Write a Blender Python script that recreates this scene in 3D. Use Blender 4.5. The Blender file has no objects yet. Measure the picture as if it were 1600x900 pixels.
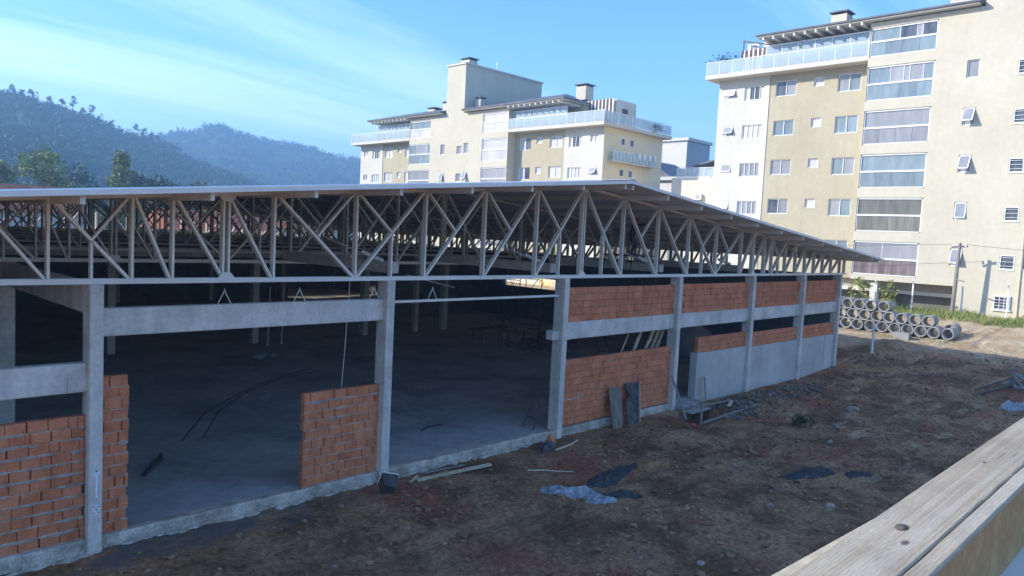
import bpy, bmesh, math, random
from mathutils import Vector, Matrix, noise
scene = bpy.context.scene
COL = scene.collection
R = math.radians

# ------------------------------------------------------------------ camera
CAM = Vector((-4.060, -13.847, 5.900))
YAW, PITCH, ROLL = 0.798160, -0.072546, 0.049252
fw = Vector((math.cos(PITCH)*math.sin(YAW), math.cos(PITCH)*math.cos(YAW), math.sin(PITCH)))
rt = Vector((math.cos(YAW), -math.sin(YAW), 0))
up = rt.cross(fw)
r2 = rt*math.cos(ROLL) + up*math.sin(ROLL)
u2 = -rt*math.sin(ROLL) + up*math.cos(ROLL)
cd = bpy.data.cameras.new('camera')
cam = bpy.data.objects.new('camera', cd); COL.objects.link(cam)
M = Matrix((r2, u2, -fw)).transposed().to_4x4(); M.translation = CAM
cam.matrix_world = M
cd.sensor_width = 36; cd.lens = 1163.05/1600*36
cd.clip_start = 0.05; cd.clip_end = 6000
scene.camera = cam

# ------------------------------------------------------------------ light
SUNDIR = Vector((-1, 0.91, 0.685)).normalized()          # towards the sun
SUN_EL = math.asin(SUNDIR.z); SUN_AZ = math.atan2(SUNDIR.x, SUNDIR.y)
w = bpy.data.worlds.new('World'); scene.world = w; w.use_nodes = True
nt = w.node_tree; N = nt.nodes; L = nt.links
sk = N.new('ShaderNodeTexSky'); sk.sky_type = 'NISHITA'; sk.sun_disc = False
sk.sun_elevation = SUN_EL; sk.sun_rotation = SUN_AZ; sk.altitude = 0
sk.air_density = 1.0; sk.dust_density = 0.3; sk.ozone_density = 2.5
bg = N['Background']; bg.inputs[1].default_value = 0.125
# thin wispy clouds on a plane high overhead
tc = N.new('ShaderNodeTexCoord'); sep = N.new('ShaderNodeSeparateXYZ'); L.new(tc.outputs['Generated'], sep.inputs[0])
def mth(op, a, b=None):
    n = N.new('ShaderNodeMath'); n.operation = op
    for i, v in enumerate((a, b)):
        if v is None: continue
        if isinstance(v, (int, float)): n.inputs[i].default_value = v
        else: L.new(v, n.inputs[i])
    return n.outputs[0]
zz = mth('ADD', mth('MAXIMUM', sep.outputs[2], 0.0), 0.12)
cx = mth('DIVIDE', sep.outputs[0], zz); cy = mth('DIVIDE', sep.outputs[1], zz)
cmb = N.new('ShaderNodeCombineXYZ'); L.new(cx, cmb.inputs[0]); L.new(cy, cmb.inputs[1])
mp = N.new('ShaderNodeMapping'); mp.inputs['Rotation'].default_value = (0, 0, R(-20)); mp.inputs['Scale'].default_value = (0.22, 1.15, 1)
L.new(cmb.outputs[0], mp.inputs[0])
n1 = N.new('ShaderNodeTexNoise'); n1.inputs['Scale'].default_value = 0.9; n1.inputs['Detail'].default_value = 6; n1.inputs['Roughness'].default_value = 0.55
n1.inputs['Distortion'].default_value = 0.6
L.new(mp.outputs[0], n1.inputs['Vector'])
cr = N.new('ShaderNodeValToRGB'); cr.color_ramp.elements[0].position = 0.46; cr.color_ramp.elements[1].position = 0.68
L.new(n1.outputs[0], cr.inputs[0])
mx = N.new('ShaderNodeMixRGB'); mx.blend_type = 'MIX'
L.new(mth('MULTIPLY', cr.outputs[0], 0.48), mx.inputs[0])
hs = N.new('ShaderNodeHueSaturation'); hs.inputs['Saturation'].default_value = 1.36; hs.inputs['Hue'].default_value = 0.514
L.new(sk.outputs[0], hs.inputs['Color'])
L.new(hs.outputs[0], mx.inputs[1]); mx.inputs[2].default_value = (5.6, 6.6, 6.9, 1)
L.new(mx.outputs[0], bg.inputs[0])
sd = bpy.data.lights.new('sun', 'SUN'); sd.energy = 2.55; sd.angle = R(0.5); sd.color = (1, 0.94, 0.84)
so = bpy.data.objects.new('sun', sd); COL.objects.link(so)
so.rotation_euler = SUNDIR.to_track_quat('Z', 'Y').to_euler(); so.location = (-20, 20, 40)
scene.view_settings.view_transform = 'Standard'; scene.view_settings.look = 'None'
scene.view_settings.exposure = 1.68; scene.view_settings.gamma = 1.0
scene.cycles.max_bounces = 6; scene.cycles.diffuse_bounces = 4; scene.cycles.use_denoising = True

# ------------------------------------------------------------------ helpers
rnd = random.Random(7)
class Geo:
    def __init__(s): s.v = []; s.f = []
    def add(s, vs, fs):
        b = len(s.v); s.v += [tuple(v) for v in vs]; s.f += [tuple(i+b for i in f) for f in fs]; return s
    def box(s, x0, x1, y0, y1, z0, z1):
        return s.add([(x0,y0,z0),(x1,y0,z0),(x1,y1,z0),(x0,y1,z0),(x0,y0,z1),(x1,y0,z1),(x1,y1,z1),(x0,y1,z1)],
              [(0,3,2,1),(4,5,6,7),(0,1,5,4),(1,2,6,5),(2,3,7,6),(3,0,4,7)])
    def bar(s, p, q, a, b, side=(0,1,0)):       # rectangular bar, a along side, b across
        p = Vector(p); q = Vector(q); d = (q-p).normalized(); sv = Vector(side)
        if abs(d.dot(sv)) > 0.99: sv = Vector((1,0,0))
        n = d.cross(sv).normalized(); sv = n.cross(d).normalized()
        vs = []
        for c in (p, q):
            for i, j in ((-1,-1),(1,-1),(1,1),(-1,1)): vs.append(c + sv*(a/2*i) + n*(b/2*j))
        return s.add(vs, [(0,1,2,3),(7,6,5,4),(0,4,5,1),(1,5,6,2),(2,6,7,3),(3,7,4,0)])
    def tube(s, pts, r, n=8, cap=True):
        pts = [Vector(p) for p in pts]; rs = r if isinstance(r, (list, tuple)) else [r]*len(pts)
        b = len(s.v); prev = None
        for i, p in enumerate(pts):
            d = (pts[min(i+1, len(pts)-1)] - pts[max(i-1, 0)]).normalized()
            if prev is None:
                a = Vector((0,0,1)) if abs(d.z) < 0.9 else Vector((1,0,0)); x = d.cross(a).normalized()
            else:
                x = (prev - d*prev.dot(d)).normalized()
            prev = x; y = d.cross(x)
            for k in range(n):
                t = 2*math.pi*k/n; s.v.append(tuple(p + (x*math.cos(t) + y*math.sin(t))*rs[i]))
        for i in range(len(pts)-1):
            for k in range(n):
                a0 = b+i*n+k; a1 = b+i*n+(k+1) % n
                s.f.append((a0, a1, a1+n, a0+n))
        if cap:
            s.f.append(tuple(b+k for k in reversed(range(n)))); s.f.append(tuple(b+(len(pts)-1)*n+k for k in range(n)))
        return s
    def lump(s, c, r, seed=0, sub=1, sq=(1,1,1), amp=0.35):
        bm = bmesh.new(); bmesh.ops.create_icosphere(bm, subdivisions=sub, radius=1)
        vs = []
        for v in bm.verts:
            k = 1 + amp*noise.noise(v.co*1.4 + Vector((seed*3.1, seed*1.7, seed*0.9)))*1.6
            vs.append((c[0]+v.co.x*r*k*sq[0], c[1]+v.co.y*r*k*sq[1], c[2]+v.co.z*r*k*sq[2]))
        fs = [tuple(v.index for v in f.verts) for f in bm.faces]; bm.free()
        return s.add(vs, fs)
    def mesh(s, name, mat, smooth=False, org=(0,0,0)):
        me = bpy.data.meshes.new(name); o = Vector(org)
        me.from_pydata([tuple(Vector(v)-o) for v in s.v], [], s.f); me.update()
        if mat: me.materials.append(mat)
        if smooth:
            for p in me.polygons: p.use_smooth = True
        return me
    def build(s, name, mat, parent=None, smooth=False, label=None):
        org = wloc(parent) if parent else Vector((0,0,0))
        ob = bpy.data.objects.new(name, s.mesh(name, mat, smooth, org)); COL.objects.link(ob)
        if parent: ob.parent = parent
        if label: ob['label'] = label
        return ob
def wloc(o):
    v = Vector(o.location)
    while o.parent: o = o.parent; v += Vector(o.location)
    return v
def tag(o, label=None, cat=None, group=None, kind=None):
    if label: o['label'] = label
    if cat: o['category'] = cat
    if group: o['group'] = group
    if kind: o['kind'] = kind
    return o
def thing(name, label, cat, loc=(0,0,0), group=None):
    o = bpy.data.objects.new(name, None); COL.objects.link(o); o.location = loc; o.empty_display_size = 0.2
    return tag(o, label, cat, group)
def inst(name, me, loc, parent=None, rot=None):
    o = bpy.data.objects.new(name, me); COL.objects.link(o)
    if parent: o.parent = parent
    o.location = loc
    if rot: o.rotation_euler = rot
    return o
def copy_tree(o, parent=None):
    c = o.copy(); COL.objects.link(c); c.parent = parent
    for ch in o.children: copy_tree(ch, c)
    return c

# ------------------------------------------------------------------ materials
def material(name, cols, scale=3.0, rough=0.85, bump=0.0, bscale=None, detail=5, stretch=(1,1,1), metallic=0.0, spec=0.3,
             rand=0.0, fine=0.0, streak=0.0, streakcol=None, coords='Position'):
    """cols: list of (pos, colour) for a noise ramp; object-random brightness, streaks of grime running down."""
    m = bpy.data.materials.new(name); m.use_nodes = True; nt = m.node_tree; N = nt.nodes; L = nt.links
    b = N['Principled BSDF']; b.inputs['Roughness'].default_value = rough; b.inputs['Metallic'].default_value = metallic
    b.inputs['Specular IOR Level'].default_value = spec
    if coords == 'Position': src = N.new('ShaderNodeNewGeometry').outputs['Position']
    else: src = N.new('ShaderNodeTexCoord').outputs['Object']
    mp = N.new('ShaderNodeMapping'); mp.inputs['Scale'].default_value = stretch; L.new(src, mp.inputs[0])
    n = N.new('ShaderNodeTexNoise'); n.inputs['Scale'].default_value = scale; n.inputs['Detail'].default_value = detail; n.inputs['Roughness'].default_value = 0.6
    L.new(mp.outputs[0], n.inputs['Vector'])
    cr = N.new('ShaderNodeValToRGB'); e = cr.color_ramp.elements
    while len(e) < len(cols): e.new(0.5)
    for el, (p, c) in zip(e, cols): el.position = p; el.color = (*c, 1)
    L.new(n.outputs[0], cr.inputs[0]); out = cr.outputs[0]
    def mul(out, fac):
        x = N.new('ShaderNodeMixRGB'); x.blend_type = 'MULTIPLY'; x.inputs[0].default_value = 1; L.new(out, x.inputs[1]); L.new(fac, x.inputs[2]); return x.outputs[0]
    def ramp(src, a, bb, lo, hi):
        r = N.new('ShaderNodeMapRange'); r.inputs[1].default_value = a; r.inputs[2].default_value = bb; r.inputs[3].default_value = lo; r.inputs[4].default_value = hi
        L.new(src, r.inputs[0]); return r.outputs[0]
    if fine:
        n2 = N.new('ShaderNodeTexNoise'); n2.inputs['Scale'].default_value = scale*9; n2.inputs['Detail'].default_value = 4; L.new(mp.outputs[0], n2.inputs['Vector'])
        out = mul(out, ramp(n2.outputs[0], 0.3, 0.7, 1-fine, 1+fine))
    if streak:
        ms = N.new('ShaderNodeMapping'); ms.inputs['Scale'].default_value = (3.0, 3.0, 0.22); L.new(src, ms.inputs[0])
        n3 = N.new('ShaderNodeTexNoise'); n3.inputs['Scale'].default_value = 1.0; n3.inputs['Detail'].default_value = 5; L.new(ms.outputs[0], n3.inputs['Vector'])
        x = N.new('ShaderNodeMixRGB'); L.new(ramp(n3.outputs[0], 0.5, 0.75, 0, streak), x.inputs[0]); L.new(out, x.inputs[1]); x.inputs[2].default_value = (*(streakcol or (0.12,0.115,0.1)), 1); out = x.outputs[0]
    if rand:
        oi = N.new('ShaderNodeObjectInfo'); out = mul(out, ramp(oi.outputs['Random'], 0, 1, 1-rand, 1+rand*0.6))
    L.new(out, b.inputs['Base Color'])
    if bump:
        n4 = N.new('ShaderNodeTexNoise'); n4.inputs['Scale'].default_value = bscale or scale*6; n4.inputs['Detail'].default_value = 6; L.new(mp.outputs[0], n4.inputs['Vector'])
        bp = N.new('ShaderNodeBump'); bp.inputs['Strength'].default_value = bump; bp.inputs['Distance'].default_value = 0.02
        L.new(n4.outputs[0], bp.inputs['Height']); L.new(bp.outputs[0], b.inputs['Normal'])
    return m
def two(a, b, lo=0.35, hi=0.68): return [(lo, a), (hi, b)]
m_conc = material('precast_concrete', two((0.56,0.505,0.425),(0.77,0.70,0.60)), 1.4, 0.9, 0.25, 30, fine=0.1, streak=0.3, streakcol=(0.25,0.25,0.24))
m_concd = material('rough_concrete', two((0.26,0.25,0.23),(0.46,0.44,0.40)), 2.5, 0.95, 0.6, 18, fine=0.2, streak=0.3)
m_curb = material('curb_concrete', two((0.30,0.25,0.185),(0.62,0.55,0.44)), 3.2, 0.95, 0.7, 14, fine=0.25)
m_plaster = material('grey_render', two((0.47,0.435,0.375),(0.62,0.575,0.50)), 0.7, 0.9, 0.2, 20, fine=0.06, streak=0.25, streakcol=(0.30,0.33,0.36))
m_floor = material('concrete_floor', [(0.3,(0.25,0.235,0.215)),(0.5,(0.39,0.37,0.34)),(0.72,(0.50,0.475,0.44))], 0.45, 0.8, 0.15, 8, detail=8, fine=0.12)
m_steel = material('primed_steel', two((0.78,0.72,0.595),(0.86,0.80,0.675)), 2.0, 0.55, spec=0.4, fine=0.06)
m_steelw = material('pale_steel', two((0.76,0.71,0.62),(0.84,0.79,0.70)), 2.0, 0.5, spec=0.4)
m_galv = material('galvanised_purlin', two((0.72,0.67,0.57),(0.82,0.765,0.66)), 1.5, 0.5, spec=0.4)
m_roof = material('pale_roof_sheet', two((0.76,0.73,0.68),(0.83,0.80,0.75)), 0.5, 0.38, spec=0.5)
m_brick = material('clay_brick', [(0.3,(0.50,0.15,0.062)),(0.5,(0.63,0.215,0.095)),(0.7,(0.71,0.275,0.135))], 3.0, 0.9, 0.35, 40, rand=0.09, fine=0.14)
m_mort = material('mortar', two((0.30,0.24,0.18),(0.54,0.465,0.375)), 6.0, 0.95, 0.8, 30, fine=0.2)
m_mortb = material('dusty_mortar', two((0.24,0.10,0.055),(0.40,0.19,0.11)), 6.0, 0.95, 0.8, 30, fine=0.2)
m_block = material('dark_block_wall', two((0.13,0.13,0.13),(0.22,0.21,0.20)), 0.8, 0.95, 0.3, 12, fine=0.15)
m_cream = material('cream_paint', two((0.575,0.52,0.395),(0.64,0.585,0.45)), 0.3, 0.85, 0.05, 20, fine=0.04, streak=0.28, streakcol=(0.52,0.45,0.32))
m_tan = material('tan_paint', two((0.455,0.40,0.275),(0.51,0.45,0.315)), 0.3, 0.85, 0.05, 20, fine=0.04, streak=0.28, streakcol=(0.36,0.30,0.2))
m_white = material('offwhite_paint', two((0.61,0.575,0.49),(0.67,0.635,0.55)), 0.3, 0.85, 0.05, 20, fine=0.03, streak=0.25, streakcol=(0.5,0.45,0.36))
m_yellow = material('yellow_cream_paint', two((0.78,0.67,0.45),(0.84,0.73,0.51)), 0.25, 0.85, 0.05, 20, streak=0.08, streakcol=(0.55,0.47,0.3))
m_trim = material('white_frame', two((0.78,0.78,0.76),(0.84,0.84,0.82)), 1, 0.5)
m_grayp = material('grey_paint', two((0.42,0.41,0.41),(0.48,0.47,0.47)), 0.3, 0.85)
m_roofd = material('dark_roof_tile', two((0.10,0.105,0.12),(0.17,0.175,0.19)), 1.2, 0.6, 0.2, 8)
m_tile = material('clay_roof_tile', two((0.22,0.075,0.045),(0.38,0.15,0.09)), 1.2, 0.9, 0.4, 9)
m_dark = material('dark_cavity', two((0.02,0.02,0.022),(0.05,0.05,0.05)), 1, 0.9)
m_shut = material('shutter_grey', two((0.52,0.51,0.53),(0.66,0.65,0.66)), 1.2, 0.6, stretch=(1,1,0.2), rand=0.12)
m_garage = material('garage_wall', two((0.13,0.13,0.10),(0.19,0.19,0.15)), 0.6, 0.9)
def glass(name, a, b, rough=0.12, scale=2.0, spec=0.6):
    return material(name, two(a, b), scale, rough, stretch=(1, 1.2, 0.25), spec=spec, rand=0.2, detail=3)
m_gl_cur = glass('glass_with_curtain', (0.30,0.295,0.305), (0.37,0.365,0.372))
m_gl_blue = glass('blue_glass', (0.20,0.255,0.28), (0.28,0.335,0.35))
m_gl_dark = glass('dark_glass', (0.05,0.06,0.08), (0.15,0.16,0.18), 0.08)
m_gl_brown = glass('brown_curtain_glass', (0.16,0.12,0.11), (0.30,0.25,0.24))
m_gl_grey = glass('grey_green_glass', (0.15,0.15,0.12), (0.24,0.23,0.19))
def clear_glass(name, tint, alpha):
    m = bpy.data.materials.new(name); m.use_nodes = True; b = m.node_tree.nodes['Principled BSDF']
    nz = m.node_tree.nodes.new('ShaderNodeTexNoise'); nz.inputs['Scale'].default_value = 0.6
    mr = m.node_tree.nodes.new('ShaderNodeMapRange'); mr.inputs[3].default_value = alpha-0.12; mr.inputs[4].default_value = alpha+0.12
    m.node_tree.links.new(nz.outputs[0], mr.inputs[0]); m.node_tree.links.new(mr.outputs[0], b.inputs['Alpha'])
    b.inputs['Base Color'].default_value = (*tint, 1); b.inputs['Roughness'].default_value = 0.1
    return m
m_rail_glass = clear_glass('railing_glass', (0.50,0.60,0.62), 0.62)
m_encl_glass = clear_glass('enclosure_glass', (0.42,0.52,0.58), 0.72)
m_pipe = material('pipe_concrete', two((0.25,0.25,0.235),(0.39,0.38,0.36)), 3, 0.95, 0.4, 20, fine=0.12, rand=0.1)
m_wood = material('old_board', two((0.13,0.115,0.085),(0.27,0.24,0.175)), 2.5, 0.9, 0.4, 20, stretch=(6,1,1), fine=0.2)
m_pale = material('pale_timber', two((0.48,0.38,0.24),(0.66,0.55,0.38)), 2.0, 0.85, 0.3, 20, fine=0.15)
m_pole = material('weathered_pole', two((0.20,0.18,0.15),(0.34,0.31,0.27)), 3, 0.9, 0.4, 20, stretch=(4,4,0.4))
m_plas = material('pale_plastic', two((0.15,0.16,0.165),(0.36,0.365,0.365)), 7.0, 0.35, 0.3, 20, spec=0.5)
m_plasb = material('dark_plastic', two((0.03,0.03,0.031),(0.085,0.08,0.076)), 6.0, 0.9, 0.3, 20, spec=0.15)
m_blackp = material('black_plastic', two((0.035,0.034,0.034),(0.085,0.082,0.08)), 5.0, 0.55)
m_rust = material('scaffold_steel', two((0.05,0.045,0.045),(0.12,0.11,0.10)), 4, 0.6)
m_chalk = material('chalk', two((0.86,0.86,0.85),(0.92,0.92,0.91)), 30, 0.9)
m_bark = material('bark', two((0.07,0.055,0.04),(0.14,0.11,0.085)), 6, 0.95, 0.5, 20)
def leaf(name, a, b): return material(name, two(a, b, 0.3, 0.7), 0.9, 0.7, rand=0.1, fine=0.25, spec=0.25)
m_leaf = leaf('leaf_bright', (0.15,0.18,0.045), (0.34,0.36,0.11))
m_leafd = leaf('leaf_forest', (0.035,0.06,0.028), (0.085,0.12,0.05))
m_grass = leaf('grass_blade', (0.16,0.20,0.04), (0.34,0.36,0.11))
m_weed = leaf('dark_weed', (0.025,0.035,0.015), (0.06,0.07,0.03))
m_stone = material('field_stone', two((0.20,0.15,0.105),(0.42,0.33,0.24)), 5, 0.95, 0.4, 20, rand=0.25)
m_clod = material('soil_clod', two((0.15,0.084,0.042),(0.40,0.24,0.13)), 2.2, 1.0, 0.5, 30)
m_rubble = material('rubble', two((0.10,0.075,0.055),(0.28,0.235,0.19)), 3.0, 0.95, 0.5, 30)
m_palewall = material('pale_wall', two((0.62,0.56,0.42),(0.74,0.68,0.54)), 0.8, 0.9)  # plain pale wall colour, mottled by noise

# ground: soil with moist, dry, sandy and reddish patches; pale orange sand where the pipes lie; mortar-stained strip by the facade
def ground_material():
    m = bpy.data.materials.new('bare_soil'); m.use_nodes = True; nt = m.node_tree; N = nt.nodes; L = nt.links
    b = N['Principled BSDF']; b.inputs['Roughness'].default_value = 0.97; b.inputs['Specular IOR Level'].default_value = 0.15
    pos = N.new('ShaderNodeNewGeometry').outputs['Position']
    sp = N.new('ShaderNodeSeparateXYZ'); L.new(pos, sp.inputs[0])
    def nz(scale, detail=6, rough=0.6, off=0, st=(1,1,1)):
        mp = N.new('ShaderNodeMapping'); mp.inputs['Location'].default_value = (off, off*2, 0); mp.inputs['Scale'].default_value = st; L.new(pos, mp.inputs[0])
        n = N.new('ShaderNodeTexNoise'); n.inputs['Scale'].default_value = scale; n.inputs['Detail'].default_value = detail; n.inputs['Roughness'].default_value = rough
        L.new(mp.outputs[0], n.inputs['Vector']); return n.outputs[0]
    def rg(src, a, c, lo=0, hi=1):
        r = N.new('ShaderNodeMapRange'); r.interpolation_type = 'SMOOTHSTEP'
        for i, v in enumerate((a, c, lo, hi)): r.inputs[i+1].default_value = v
        L.new(src, r.inputs[0]); return r.outputs[0]
    def mix(f, c1, c2, t='MIX'):
        x = N.new('ShaderNodeMixRGB'); x.blend_type = t
        for i, v in enumerate((f, c1, c2)):
            if isinstance(v, (int, float)): x.inputs[i].default_value = v
            elif isinstance(v, tuple): x.inputs[i].default_value = (*v, 1)
            else: L.new(v, x.inputs[i])
        return x.outputs[0]
    def mul(a, c):
        x = N.new('ShaderNodeMath'); x.operation = 'MULTIPLY'
        for i, v in enumerate((a, c)):
            if isinstance(v, (int, float)): x.inputs[i].default_value = v
            else: L.new(v, x.inputs[i])
        return x.outputs[0]
    c = mix(rg(nz(0.55, 8, 0.65), 0.38, 0.62), (0.175,0.092,0.042), (0.41,0.232,0.115))
    c = mix(rg(nz(0.33, 6, 0.6, 11), 0.50, 0.68), c, (0.34,0.125,0.068))               # reddish clay
    c = mix(mul(mul(rg(nz(0.62, 8, 0.7, 31, (0.55,1.7,1)), 0.525, 0.63), rg(sp.outputs[0], 11, 20, 0.3, 1.0)), 0.6), c, (0.54,0.385,0.23))      # dry sandy skin
    c = mix(mul(rg(nz(1.3, 7, 0.7, 57), 0.57, 0.68), 0.75), c, (0.065,0.042,0.026))    # moist dark spots
    c = mix(1.0, c, rg(nz(9, 6, 0.7, 5), 0.25, 0.75, 0.5, 1.5), 'MULTIPLY')
    # mortar slurry beside the facade, left end
    fy = rg(sp.outputs[1], -1.15, -0.45); fx = rg(sp.outputs[0], 6.5, 3.5)
    c = mix(mul(mul(mul(fy, fx), rg(nz(0.9, 5, 0.6, 71), 0.35, 0.55)), 0.85), c, (0.15,0.145,0.135))
    # sand by the pipes
    sx = rg(sp.outputs[0], 37, 41.5)
    sand = mix(rg(nz(0.5, 7, 0.65, 91), 0.4, 0.62), (0.46,0.32,0.185), (0.62,0.49,0.32))
    sand = mix(rg(nz(2.0, 6, 0.7, 17), 0.55, 0.68), sand, (0.22,0.18,0.09))
    c = mix(sx, c, sand)
    far = rg(sp.outputs[0], 62, 75); c = mix(far, c, (0.10,0.11,0.06))
    yb = rg(sp.outputs[1], 48, 56); c = mix(yb, c, (0.09,0.11,0.05))
    L.new(c, b.inputs['Base Color'])
    h = N.new('ShaderNodeMath'); h.operation = 'ADD'; L.new(nz(14, 8, 0.7), h.inputs[0]); L.new(mul(nz(45, 6, 0.7, 3), 0.5), h.inputs[1])
    bp = N.new('ShaderNodeBump'); bp.inputs['Strength'].default_value = 1.0; bp.inputs['Distance'].default_value = 0.08
    L.new(h.outputs[0], bp.inputs['Height']); L.new(bp.outputs[0], b.inputs['Normal'])
    return m
m_ground = ground_material()

# ------------------------------------------------------------------ terrain
def rise(x):
    t = min(max((x-28)/26, 0), 1); return 2.0*t*t*(3-2*t)
MOUNDS = [(22.5,-1.6,1.6,0.9,0.22),(25.5,-1.2,2.0,0.7,0.2),(38.2,-0.6,2.2,1.1,0.38),(20.5,-4.9,0.6,0.5,0.16),(23.6,-4.0,0.7,0.5,0.18),(14.5,-4.2,1.2,0.5,0.08),(10.2,-5.8,1.6,0.7,0.09),(34.6,-8.0,1.3,1.0,0.3)]
def ground_h(x, y):
    h = rise(x)
    if y > 0.25 and -7.2 < x < 33.3 and y < 45.2: return min(h, 0) - 0.25
    if -40 < x < 60 and -40 < y < 60:
        k = 1.0 if x < 60 else 0
        v = Vector((x, y, 0))
        f = noise.fractal(v*0.45, 0.9, 2.1, 4)*0.10 + noise.fractal(v*1.9, 0.8, 2.1, 4)*0.05 + (abs(noise.noise(v*3.3))-0.25)*0.07*(0.6+noise.noise(v*0.5)) + abs(noise.noise(v*4.7))*0.05
        near = min(1, max(0, (0.15-y)/1.2)) if -7.5 < x < 33.6 and y < 0.3 else 1
        h += f*(0.25+0.75*near)*0.9 - 0.02
        for mx_, my_, sx_, sy_, a in MOUNDS:
            e = ((x-mx_)/sx_)**2 + ((y-my_)/sy_)**2
            if e < 6: h += a*math.exp(-e)*(1+0.5*noise.noise(v*3))
        for yy in (-3.0, -4.5, -7.0, -8.5):                        # vehicle ruts
            d = y-(yy+0.5*math.sin(x*0.13+yy)); h += (-0.10*math.exp(-(d/0.17)**2)+0.05*math.exp(-((abs(d)-0.3)/0.12)**2))*(0.55+0.6*noise.noise(Vector((x*0.5,yy,3))))
        if 17.7 < x < 19.9 and -1.5 < y < -0.35: h -= 0.7            # open pit by the doorway
    return h
def axis(lo, a, b, hi, step):
    out = [a+i*step for i in range(int((b-a)/step)+1)]
    d = step; p = out[-1]
    while p < hi: d *= 1.35; p = min(p+d, hi); out.append(p)
    d = step; p = out[0]
    while p > lo: d *= 1.35; p = max(p-d, lo); out.insert(0, p)
    return out
g = Geo()
xs = axis(-1400, -2.0, 44.0, 1400, 0.11); ys = axis(-1400, -10.5, 0.6, 1400, 0.10)
for y in ys:
    for x in xs: g.v.append((x, y, ground_h(x, y)))
nx = len(xs)
g.f = [(j*nx+i, j*nx+i+1, (j+1)*nx+i+1, (j+1)*nx+i) for j in range(len(ys)-1) for i in range(nx-1)]
tag(g.build('ground', m_ground, smooth=True), kind='structure')

# clods and stones scattered on the bare soil
g = Geo(); base_lumps = []
for s in range(6):
    t = Geo(); t.lump((0,0,0), 1, s+3, 1, (1,1,0.7), 0.5); base_lumps.append(t)
def put(g, t, x, y, z, r, rot):
    c, s_ = math.cos(rot), math.sin(rot)
    g.add([(x+(a*c-b*s_)*r, y+(a*s_+b*c)*r, z+q*r) for a, b, q in t.v], t.f)
gs = Geo()
for i in range(9000):
    x = rnd.uniform(-1.5, 40); y = rnd.uniform(-10, -0.4)
    if noise.noise(Vector((x*0.4, y*0.6, 9))) < rnd.uniform(-0.5, 0.35): continue
    r = 0.014+0.075*rnd.random()**3.5
    put(g, rnd.choice(base_lumps), x, y, ground_h(x, y)+r*0.2, r, rnd.random()*6)
    if i % 22 == 0:
        x = rnd.uniform(-1, 40); y = rnd.uniform(-10, -0.5); r = rnd.uniform(0.015, 0.045)
        put(gs, rnd.choice(base_lumps), x, y, ground_h(x, y)+r*0.2, r, rnd.random()*6)
tag(g.build('soil_clods', m_clod), kind='stuff')
tag(gs.build('small_stones', m_stone), kind='stuff')
g = Geo()
for i in range(900):
    t = rnd.random(); x = rnd.choice([rnd.gauss(22.5,1.5), rnd.gauss(26,2.2), rnd.gauss(20,0.7)]); y = rnd.gauss(-1.3, 0.45)
    if y > -0.1 or (17.6 < x < 20 and -1.6 < y < -0.3): continue
    r = 0.02+0.09*rnd.random()**2.5; put(g, rnd.choice(base_lumps), x, y, ground_h(x, y)+r*0.3, r, rnd.random()*6)
tag(g.build('rubble_heap', m_rubble), kind='stuff')

# ------------------------------------------------------------------ the unfinished hall
hall = thing('unfinished_hall', 'long unfinished hall of precast concrete columns and steel trusses under a pale low gable roof', 'building')
RX, EAVE_R, EAVE_L = 13.1, 33.9, -7.7
SL = 0.094
COLX = [-6.2, 0.05, 6.2, 12.45, 18.6, 24.1, 28.95, 33.15]
def sheet_z(x): return 7.52 - SL*abs(x-RX)
fl = Geo().box(-6.6, 33.3, 0.36, 45.0, -0.2, 0.17).build('concrete_floor', m_floor); tag(fl, kind='structure')
# foundation curb along the facade, chipped top
cu = Geo()
def curb(x0, x1, zt=0.22):
    n = max(2, int((x1-x0)/0.12)); vs = []
    for i in range(n+1):
        x = x0+(x1-x0)*i/n; a = 0.025*noise.noise(Vector((x*2.3, 1, 0))) + 0.012*noise.noise(Vector((x*9, 4, 0)))
        b_ = 0.03*noise.noise(Vector((x*1.9, 7, 0)))
        vs += [(x, 0.07+b_, -0.4), (x, 0.09+b_*0.6, zt-0.03+a), (x, 0.125+b_*0.5, zt+a), (x, 0.358, zt-0.02+a*0.3), (x, 0.358, -0.4)]
    fs = []
    for i in range(n):
        for k in range(4): fs.append((i*5+k, i*5+5+k, i*5+6+k, i*5+1+k))
    fs += [(0,1,2,3,4), tuple(n*5+k for k in (4,3,2,1,0))]
    cu.add(vs, fs)
curb(-6.1, 18.5)
cu.build('foundation_curb', m_curb, hall)
lip = Geo()                                         # mortar spill and ledge at the curb foot
for i in range(90):
    x = rnd.uniform(-1.4, 12); r = rnd.uniform(0.04, 0.14)
    lip.lump((x, 0.02, ground_h(x, -0.1)+0.01), r, i, 1, (1.8, 0.7, 0.35), 0.5)
tag(lip.build('mortar_spill', m_curb, hall), kind='stuff')

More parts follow.
